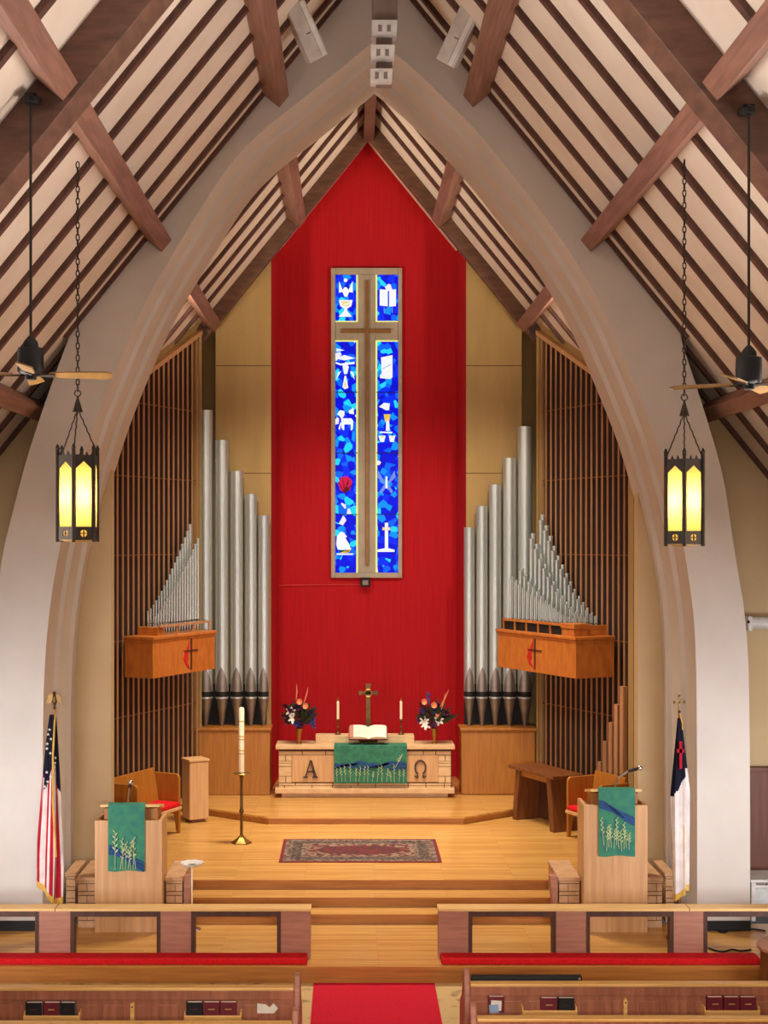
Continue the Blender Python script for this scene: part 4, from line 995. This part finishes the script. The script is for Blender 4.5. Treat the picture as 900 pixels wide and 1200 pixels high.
def book(x0, x1, yb_, zb_, zt_, m, label, grp, white_top=True, lean=0):
    t = thing('hymnal', ((x0+x1)/2, yb_-.07, zb_), label, 'book', grp)
    MB().box(x0, x1, yb_-.108, yb_-.098, zb_, zt_).box(x0, x1, yb_-.05, yb_-.04, zb_, zt_).box(x0, x0+.008, yb_-.098, yb_-.05, zb_, zt_).build('cover', m, t, bevel=.002)
    MB().box(x0+.008, x1-.006, yb_-.098, yb_-.05, zb_+.005, zt_-.006).build('pages', paper, t)
    MB().box(x0+(x1-x0)*.3, x1-(x1-x0)*.3, yb_-.1088, yb_-.108, zt_-.07, zt_-.062).build('cover_mark', gold if m is redbook else silver, t)
YL, YR = 13.68, 13.8
qx = lambda p, Y: X(p, Y-.1)
zbk = Z(1190, YL-.12)-.18; zr = Z(1190.5, YL-.13)
G1, G2, G3, G4 = 'hymnals in the outer left rack', 'hymnals in the rack left of the aisle', 'hymnals in the rack right of the aisle', 'hymnals in the outer right rack'
rack(lf, qx(28, YL), qx(94, YL), YL, zr)
for a, b, m, lab in ((30, 49, blackbook, 'black book at the left end of the outer left pew rack'), (51, 69.5, redbook, 'maroon hymnal between two black books in the outer left rack'), (70.5, 88, blackbook, 'black book right of the maroon one in the outer left rack')):
    book(qx(a, YL), qx(b, YL), YL, zr-.185, Z(1175, YL-.1), m, lab, G1)
rack(lf, qx(216, YL), qx(283, YL), YL, zr)
for a, b, m, lab in ((218.5, 237, blackbook, 'black book with white pages in the rack left of the aisle'), (238.5, 257, redbook, 'maroon hymnal beside the black book left of the aisle'), (258, 277, redbook, 'maroon hymnal at the aisle end of the left rack')):
    book(qx(a, YL), qx(b, YL), YL, zr-.185, Z(1174.5, YL-.1), m, lab, G2)
MB().box(qx(303, YL), qx(323, YL), YL-.1, YL-.085, zr-.2, zr-.02).box(qx(303, YL), qx(323, YL), YL-.1, YL, zr-.2, zr-.19).build('envelope_holder', pewwood, lf, bevel=.003)
def envl(x0, x1, z0, z1, yb_, m, ang, label, pointed=False):
    c = Vector(((x0+x1)/2, yb_, (z0+z1)/2)); R = rot('Y', ang); w, h = (x1-x0)/2, (z1-z0)/2
    pl = [(-w, -h), (w, -h), (w, h), (-w, h)] if not pointed else [(-w, -h), (w*.6, -h), (w, 0), (w*.55, h), (w*.2, h*.2), (-w*.2, h*.8), (-w, h)]
    mb = MB().prism(pl, -.004, .004, fn=lambda a, b, d: c + R @ Vector((a, d, b)))
    one(mb, 'envelope', m, label, 'envelope', 'loose cards in the pew holders')
envl(qx(301, YL), qx(325.5, YL), Z(1189, YL-.1), Z(1177.5, YL-.1), YL-.06, paper, 0, 'white folded envelopes in the holder beside the left aisle end', True)
zr2 = Z(1184.5, YR-.13)
rack(rf, qx(611.5, YR), qx(676, YR), YR, zr2)
for a, b, m, lab in ((634, 653, redbook, 'maroon hymnal in the rack right of the aisle'), (654.5, 673, blackbook, 'black book beside the maroon hymnal right of the aisle')):
    book(qx(a, YR), qx(b, YR), YR, zr2-.185, Z(1169.5, YR-.1), m, lab, G3)
rack(rf, qx(825, YR), qx(890, YR), YR, zr2)
for a, b, lab in ((829, 847, 'first of three maroon hymnals in the outer right rack'), (848.5, 866.5, 'middle of three maroon hymnals in the outer right rack'), (867.5, 886, 'last of three maroon hymnals, outer right rack, farthest from aisle')):
    book(qx(a, YR), qx(b, YR), YR, zr2-.185, Z(1168.5, YR-.1), redbook, lab, G4)
MB().box(qx(571.5, YR), qx(591.5, YR), YR-.14, YR-.125, zr2-.2, zr2-.02).box(qx(571.5, YR), qx(591.5, YR), YR-.14, YR, zr2-.2, zr2-.19).build('envelope_holder', pewwood, rf, bevel=.003)
book(qx(572.5, YR), qx(591, YR), YR, zr2-.188, Z(1168, YR-.1), redbook, 'maroon book behind pale cards near the right aisle end', 'books in the pew holders')
envl(qx(575, YR), qx(587.5, YR), Z(1183.5, YR-.1), Z(1172, YR-.1), YR-.114, paper, 4, 'white card in front of the maroon book near the aisle')
envl(qx(573, YR), qx(584, YR), Z(1186.5, YR-.1), Z(1176.5, YR-.1), YR-.122, bluepaper, -5, 'pale blue card in front of the white card near the aisle')
for tt, p, Y in ((lf, 154, YL), (rf, 734, YR)):
    x = qx(p, Y); zt_ = Z(1176 if Y == YL else 1171, Y-.06)
    pl = [(x-.02, zr-.3), (x+.02, zr-.3), (x+.02, zt_-.02), (x+.012, zt_), (x-.012, zt_), (x-.02, zt_-.02)]
    pp = MB().prism(pl, Y-.06, Y).build('divider_post', pewcap, tt, bevel=.004)
    MB().lathe([(.008, 0), (.008, .012)], 0, 0, 10)
    MB().prism(circ(x, zt_-.035, .008), Y-.062, Y-.058).build('post_hole', blackm, pp)
# black case leaning on the front side of the right pew back
t = thing('black_case', (X(616, 14), 13.92, .26), 'long flat black case standing on the seat behind the right pew back', 'case')
MB().box(X(552, 13.95), X(681.5, 13.95), 13.90, 13.98, ZN+.46, Z(1142.5, 13.95)).build('case_shell', blackm, t, bevel=.012)
MB().box(X(677, 13.94), X(679.5, 13.94), 13.892, 13.902, Z(1147, 13.94), Z(1144, 13.94)).build('case_latch', silver, t)
# round-topped wooden stand at the right edge
sx_, sy_ = X(926, 16.02), 16.02
t = thing('round_stand', (sx_, sy_, ZN), 'round dark wooden stand before the right end of the kneeling cushion', 'stand')
MB().lathe([(.34, 0), (.33, .04), (.33, .53)], sx_, sy_, 32, ZN).build('stand_drum', walnut, t, smooth=True)
MB().lathe([(.35, 0), (.37, .015), (.37, .045), (.35, .06)], sx_, sy_, 32, ZN+.53).build('stand_top', oakpink, t, smooth=True)
# white cabinet and cables at the right, screen case on the wall
x0 = X(881, 18.4); y0 = 18.42
t = thing('cabinet', (x0+.35, y0+.2, ZP), 'low white cabinet beside the right arch pier', 'cabinet')
zc = Z(1034, y0)
MB().box(x0, x0+.06, y0, y0+.5, ZP, zc).box(x0+.64, x0+.7, y0, y0+.5, ZP, zc).box(x0+.06, x0+.64, y0+.06, y0+.5, .42, zc).box(x0+.06, x0+.64, y0+.44, y0+.5, 0, .42).build('cabinet_body', white, t, bevel=.01)
MB().box(x0-.02, x0+.72, y0-.03, y0+.52, zc, zc+.04).build('cabinet_top', white, t, bevel=.01)
dr = MB().box(x0+.08, x0+.62, y0+.04, y0+.06, .5, zc-.05).build('drawer', greyc, t, bevel=.006)
MB().ell((x0+.2, y0+.03, (zc+.45)/2), .018, 8, 6).build('knob', silver, dr, smooth=True)
rg = random.Random(11)
for k, (lab, pts) in enumerate((('black cable coiled on the floor under the right arch pier', [(818, 1090), (830, 1087), (842, 1093), (856, 1088), (850, 1095), (838, 1091), (862, 1092), (880, 1089), (897, 1092)]),
                                ('thin black cable trailing along the floor behind the right rail', [(830, 1112), (838, 1115), (848, 1117), (858, 1113), (868, 1116), (880, 1114)]))):
    q = smoothc([(X(a, F*CZ/(b-VY)), F*CZ/(b-VY)) for a, b in pts], 2)
    one(MB().tube([(a, b, .012) for a, b in q], .011, 6), 'cable', blackm, lab, 'cable', smooth=True)
t = thing('projection_screen_case', (X(905, 19.1), 19.15, Z(737, 19.1)), 'white rolled projection screen case high on the right nave wall', 'screen case')
MB().tube([(X(879, 19.1), 19.12, Z(730, 19.1)), (6.1, 19.12, Z(730, 19.1))], .085, 12).build('screen_housing', white, t, smooth=True)
MB().box(X(875, 19.1), X(880, 19.1), 19.02, 19.22, Z(739, 19.1), Z(722, 19.1)).build('end_bracket', white, t, bevel=.01)
MB().ell((X(877.5, 19.0), 19.015, Z(729, 19)), .02, 8, 6).build('end_pin', blackm, t)
# ================================================================== HANGING THINGS
def lantern(x, y, zc_, ztop_, label):
    t = thing('lantern', (x, y, zc_-.45), label, 'lantern', 'pair of hanging lanterns')
    R_ = .20; hb = zc_-.44; ht = zc_+.37; n = 6; ph = PI/6 if False else PI/2
    ang0 = -PI/2 + (0 if x < 0 else -.234)
    V = [(x+R_*math.cos(ang0+k*PI/3), y+R_*math.sin(ang0+k*PI/3)) for k in range(6)]
    fr = MB()
    for k in range(6):
        a, b = Vector(V[k]), Vector(V[(k+1) % 6]); d = (b-a); L_ = d.length; d.normalize(); nrm = Vector((d.y, -d.x))
        f_ = lambda u, z, dd: (a.x+d.x*u+nrm.x*dd, a.y+d.y*u+nrm.y*dd, z)
        w = .022
        fr.prism([(0, hb), (w, hb), (w, ht), (0, ht)], -.008, .006, fn=f_).prism([(L_-w, hb), (L_, hb), (L_, ht), (L_-w, ht)], -.008, .006, fn=f_)
        zp = ht-.13; zq = ht-.06
        fr.prism([(w, zp), (L_/2, zq), (L_-w, zp), (L_-w, ht), (w, ht)], -.008, .006, fn=f_)
        z1 = hb+.125
        # lower band with a round light pierced through it
        cz = hb+.062; cr_ = .035; lo = []
        for i in range(17): lo.append((L_/2+cr_*math.cos(-PI/2+PI*i/16), cz+cr_*math.sin(-PI/2+PI*i/16)))
        fr.prism([(L_/2, hb), (L_-w, hb), (L_-w, z1), (L_/2, z1)] + lo[::-1], -.008, .006, fn=f_)
        lo2 = [(L_-p, q) for p, q in lo]
        fr.prism([(L_/2, hb), (w, hb), (w, z1), (L_/2, z1)] + lo2[::-1], -.008, .006, fn=f_)
        fr.prism([(L_/2-.005, cz-cr_), (L_/2+.005, cz-cr_), (L_/2+.005, cz+cr_), (L_/2-.005, cz+cr_)], -.004, .006, fn=f_)
        fr.prism([(L_/2-cr_, cz-.005), (L_/2+cr_, cz-.005), (L_/2+cr_, cz+.005), (L_/2-cr_, cz+.005)], -.004, .006, fn=f_)
        q1 = [(w-.002, z1-.002), (L_-w+.002, z1-.002), (L_-w+.002, zp), (L_/2, zq+.002), (w-.002, zp)]
        q2 = [(w, hb+.005), (L_-w, hb+.005), (L_-w, z1-.01), (w, z1-.01)]
        p_ = MB().add([f_(a_, b_, -.004) for a_, b_ in q1], [range(5)]).add([f_(a_, b_, -.012) for a_, b_ in q2], [range(4)])
        p_.build('glass_pane', ambm, t)
        fr.lathe([(.018, -.02), (.018, ht-hb+.06), (.022, ht-hb+.065), (.006, ht-hb+.105)], V[k][0], V[k][1], 6, hb)
        for q in (.35, .65): fr.prism([(L_*q-.015, ht), (L_*q+.015, ht), (L_*q, ht+.035)], -.006, .004, fn=f_)
    fr.build('lantern_frame', ironm, t)
    MB().lathe([(.02, -.02), (.1, -.012), (.15, .0), (.19, .005), (.19, .012)], x, y, 6, hb-.01, ph=ang0).build('bottom_dish', brass, t)
    MB().lathe([(.03, 0), (.165, .0), (.17, .012), (.05, .04), (.03, .04)], x, y, 6, ht-.03, ph=ang0).build('spill_lid', ironm, t)  # lid added to keep bulb light off the ceiling and upper arch
    zk = zc_+.87
    MB().lathe([(.05, 0), (.045, .02), (.012, .13), (.01, .15)], x, y, 10, zk-.08).build('chain_cone', ironm, t, smooth=True)
    MB().tube([(x+.03*math.cos(i*PI/6), y, zk+.1+.03*math.sin(i*PI/6)) for i in range(13)], .007, 6).build('hanging_ring', ironm, t, smooth=True)
    for k in (0, 2, 4):
        a = Vector((V[k][0], V[k][1], ht+.02)); b = Vector((x, y, zk-.05))
        MB().tube([a.lerp(b, i/12)+Vector((.004*math.sin(i*3), 0, 0)) for i in range(13)], .007, 5).build('support_chain', ironm, t)
    ch = MB(); z = zk+.12; i = 0
    while z < ztop_:
        d = (1, 0) if i % 2 else (0, 1)
        ch.tube([(x+.016*d[0]*math.cos(j*PI/4), y+.016*d[1]*math.cos(j*PI/4), z+.03+.036*math.sin(j*PI/4)) for j in range(9)], .0065, 5, cap=False)
        z += .058; i += 1
    tag(ch.build('long_chain', ironm, t), kind='stuff')
    l = bpy.data.lights.new('lantern_bulb', 'POINT'); l.energy = 9; l.color = (1, .9, .72); l.shadow_soft_size = .05
    lo_ = bpy.data.objects.new('lantern_bulb', l); C.objects.link(lo_); lo_.parent = t; lo_.location = (0, 0, .43)
LY = 13.55
lz = Z(579, LY)
lantern(X(91, LY), LY, lz, roof(2.92)-.3, 'dark metal lantern with glowing amber panes hanging before the left arch side')
lantern(X(802, LY), LY, lz-.04, roof(2.92)-.3, 'dark metal lantern with glowing amber panes hanging before the right arch side')
def fan(px, ytop, ymot, rotd, label):
    y = 11.66; x = X(px, y); zt = Z(ytop, y); zm = Z(ymot, y)
    t = thing('ceiling_fan', (x, y, zm-.15), label, 'ceiling fan', 'pair of ceiling fans')
    MB().lathe([(.055, 0), (.055, .04), (.02, .07)], x, y, 12, zt-.05).box(x-.05, x+.05, y, y+.14, zt-.03, zt+.03).build('mount_bracket', blackm, t)
    MB().lathe([(.012, 0), (.012, zt-zm-.1)], x, y, 10, zm+.1).build('down_rod', ironm, t, smooth=True)
    MB().lathe([(.02, .19), (.045, .16), (.06, .14), (.065, .1), (.105, .09), (.108, .0), (.108, -.1), (.09, -.12), (.05, -.13), (.045, -.17), (.0, -.175)][::-1], x, y, 20, zm).build('motor', blackm, t, smooth=True, ang=50)
    for k in range(4):
        R = rot('Z', rotd+90*k)
        tw = rot('X', -17)
        pl = [(.15, -.03), (.25, -.055), (.62, -.07), (.66, -.05), (.67, 0), (.66, .05), (.62, .07), (.25, .055), (.15, .03)]
        b = MB().prism(pl, -.006, .006, fn=lambda a, b_, d: Vector((x, y, zm-.125)) + R @ (Vector((a, 0, 0)) + tw @ Vector((0, b_, d)))).build('blade', blade, t)
        MB().prism([(.04, -.015), (.2, -.03), (.2, .03), (.04, .015)], -.014, -.006, fn=lambda a, b_, d: Vector((x, y, zm-.125)) + R @ (Vector((a, 0, 0)) + tw @ Vector((0, b_, d)))).build('blade_iron', ironm, b)
fan(36, 113, 421, 8, 'dark ceiling fan with a golden blade reaching over the left lantern')
fan(877.5, 126, 432, 60, 'dark ceiling fan on a long rod over the right lantern side')
def speaker(c, sg, label):
    x, y, z = c; t = thing('loudspeaker', (x, y, z), label, 'loudspeaker', 'pair of side loudspeakers')
    R = rot('Y', sg*27) @ rot('X', 24) @ rot('Z', -sg*12)
    w2 = lambda v: Vector(c) + R @ Vector(v)
    pl = [(-.13, -.1), (.13, -.1), (.11, .12), (-.11, .12)]
    MB().prism(pl, -.34, .34, fn=lambda a, b, d: w2((a, b, d))).build('speaker_cabinet', offw, t, bevel=.01)
    MB().prism([(-.115, -.108), (.03, -.108), (.03, -.1), (-.115, -.1)], -.32, .32, fn=lambda a, b, d: w2((a, b, d))).build('grille', offw, t)
    MB().prism([(.045, -.115), (.1, -.115), (.1, -.1), (.045, -.1)], -.33, .33, fn=lambda a, b, d: w2((a, b, d))).build('side_rail', white, t)
    MB().prism([(-.03, -.112), (.03, -.112), (.03, -.106), (-.03, -.106)], -.03, -.02, fn=lambda a, b, d: w2((a, b, d))).build('badge', blackm, t)
    p = w2((0, .05, .33)); m = MB().bar(p, p+Vector((-sg*.06, .05, .3)), .05, .03)
    m.build('wall_bracket', ironm, t)
speaker((X(357, 16.8), 16.8, Z(37, 16.8)), -1, 'pale tilted loudspeaker under the left roof slope beside the arch tip')
speaker((X(539, 16.8), 16.8, Z(43, 16.8)), 1, 'pale tilted loudspeaker under the right roof slope beside the arch tip')
cy_ = 16.9
t = thing('speaker_cluster', (X(448, cy_), cy_, Z(97, cy_)), 'tall column of stacked white speakers hanging at the arch tip', 'speaker cluster')
MB().box(X(436, cy_), X(466, cy_), cy_, cy_+.35, Z(24, cy_), RZ-.45).build('upper_cabinet', greyc, t, bevel=.01)
MB().box(X(441, cy_), X(460, cy_), cy_+.1, cy_+.3, Z(94, cy_), Z(20, cy_)).build('hanger_frame', greyc, t)
for x0p, x1p, ya_, yb_ in ((435.5, 465.5, 23, 43), (434.5, 462.5, 52, 71.5), (433.5, 460, 80, 97)):
    cab = MB().add([(X(x0p, cy_), cy_-.06, Z(ya_, cy_-.06)), (X(x1p, cy_), cy_-.06, Z(ya_, cy_-.06)), (X(x1p-.6, cy_), cy_+.04, Z(yb_, cy_+.04)), (X(x0p+.6, cy_), cy_+.04, Z(yb_, cy_+.04)),
                    (X(x0p, cy_), cy_+.3, Z(ya_, cy_)+.02), (X(x1p, cy_), cy_+.3, Z(ya_, cy_)+.02), (X(x1p-.6, cy_), cy_+.3, Z(yb_, cy_)+.05), (X(x0p+.6, cy_), cy_+.3, Z(yb_, cy_)+.05)], MB.BOXF).build('speaker_box', white, t, bevel=.008)
    xm = (X(x0p, cy_)+X(x1p, cy_))/2; za_, zb_ = Z(ya_, cy_-.06), Z(yb_, cy_+.04); zm_ = (za_+zb_)/2; d_ = lambda z: cy_-.06+.1*(za_-z)/(za_-zb_)
    for s in (-1, 1):
        pl = [(xm+s*.03, zm_-.03), (xm+s*.075, zm_-.035), (xm+s*.075, zm_+.035), (xm+s*.03, zm_+.03)]
        MB().prism(pl, -.008, .01, fn=lambda a, b, d: (a, d_(b)+d, b)).build('horn_driver', greyc, cab)
    MB().prism([(xm+.03*math.cos(2*PI*i/16), zm_+.05*math.sin(2*PI*i/16)) for i in range(16)], -.016, .01, fn=lambda a, b, d: (a, d_(b)+d, b)).build('horn_lens', white, cab)
# ================================================================== LIGHT
def area(name, loc, target, size, energy, col, sy=None):
    l = bpy.data.lights.new(name, 'AREA'); l.energy = energy; l.color = col; l.size = size
    if sy: l.shape = 'RECTANGLE'; l.size_y = sy
    o = bpy.data.objects.new(name, l); C.objects.link(o); o.location = loc
    o.rotation_euler = (Vector(target)-Vector(loc)).to_track_quat('-Z', 'Y').to_euler()
    return o
def spot(name, loc, target, energy, col, ang, blend=.5, r=.15):
    l = bpy.data.lights.new(name, 'SPOT'); l.energy = energy; l.color = col; l.spot_size = math.radians(ang); l.spot_blend = blend; l.shadow_soft_size = r
    o = bpy.data.objects.new(name, l); C.objects.link(o); o.location = loc
    o.rotation_euler = (Vector(target)-Vector(loc)).to_track_quat('-Z', 'Y').to_euler()
    return o
WARM = (1, .88, .70); DAY = (.95, .96, 1.0); NEU = (1, .9, .82)
for sg in (-1, 1):
    u = area('pier_fill_light', (sg*6.3, 12.6, 1.6), (sg*4.5, 18, 1.7), 2.4, 46, DAY, 1.8); u.data.spread = math.radians(64)  # added lamps brightening the lower piers; no window stands here
    u = area('nave_uplight', (sg*5.6, 13.2, 4.4), (-sg*1.5, 11.0, 10.6), 1.0, 265, NEU, 4.0); u.data.spread = math.radians(110)
    u = area('nave_day_uplight', (sg*6.0, 8.8, 4.2), (sg*2.5, 9.6, 10.0), 1.5, 60, (.80, .88, 1.0), 2.0); u.data.spread = math.radians(80)
    spot('chancel_floodlight', (sg*2.3, 19.85, 8.9), (-sg*.2, 26.0, 1.6), 640, WARM, 78, .7, .12)
    spot('organ_floodlight', (-sg*2.0, 19.9, 9.3), (sg*3.4, 24.0, 4.2), 110 if sg < 0 else 300, WARM, 56, .7, .2)
    u = area('chancel_bounce_fill', (sg*4.25, 19.95, 6.6), (sg*.8, 23.4, 10.9), .4, 75, WARM, 1.0); u.data.spread = math.radians(80)  # added fill imitating bounced light on the chancel ceiling
u = area('chancel_downlight', (0, 20.9, 10.6), (0, 20.9, 0), 2.0, 275, WARM, 1.0); u.data.spread = math.radians(74)
area('pew_fill_light', (0, 9.0, 10.0), (0, 10.5, 0), 3.0, 100, NEU, 3.0)  # added unseen fill over the pews and rails
b = area('front_fill_light', (0, 2.0, 4.2), (0, 16.5, .2), 4.0, 140, NEU, .8); b.data.spread = math.radians(70)  # added low fill near the camera for pews, rails and lower piers
w = bpy.data.worlds.new('World'); S.world = w; w.use_nodes = True
w.node_tree.nodes['Background'].inputs[0].default_value = (1.0, .93, .88, 1)
w.node_tree.nodes['Background'].inputs[1].default_value = .055
# ================================================================== CAMERA
cam = bpy.data.cameras.new('camera'); co = bpy.data.objects.new('camera', cam); C.objects.link(co)
co.location = (CX, 0, CZ); co.rotation_euler = (PI/2, 0, 0)
cam.sensor_width = 36; cam.sensor_fit = 'AUTO'; cam.lens = F/1200*36
cam.shift_x = (450-VX)/1200; cam.shift_y = (VY-600)/1200
cam.clip_end = 200
S.camera = co
S.view_settings.view_transform = 'Standard'; S.view_settings.look = 'None'
S.view_settings.exposure = 0.0; S.view_settings.gamma = 1.0; S.view_settings.use_curve_mapping = False
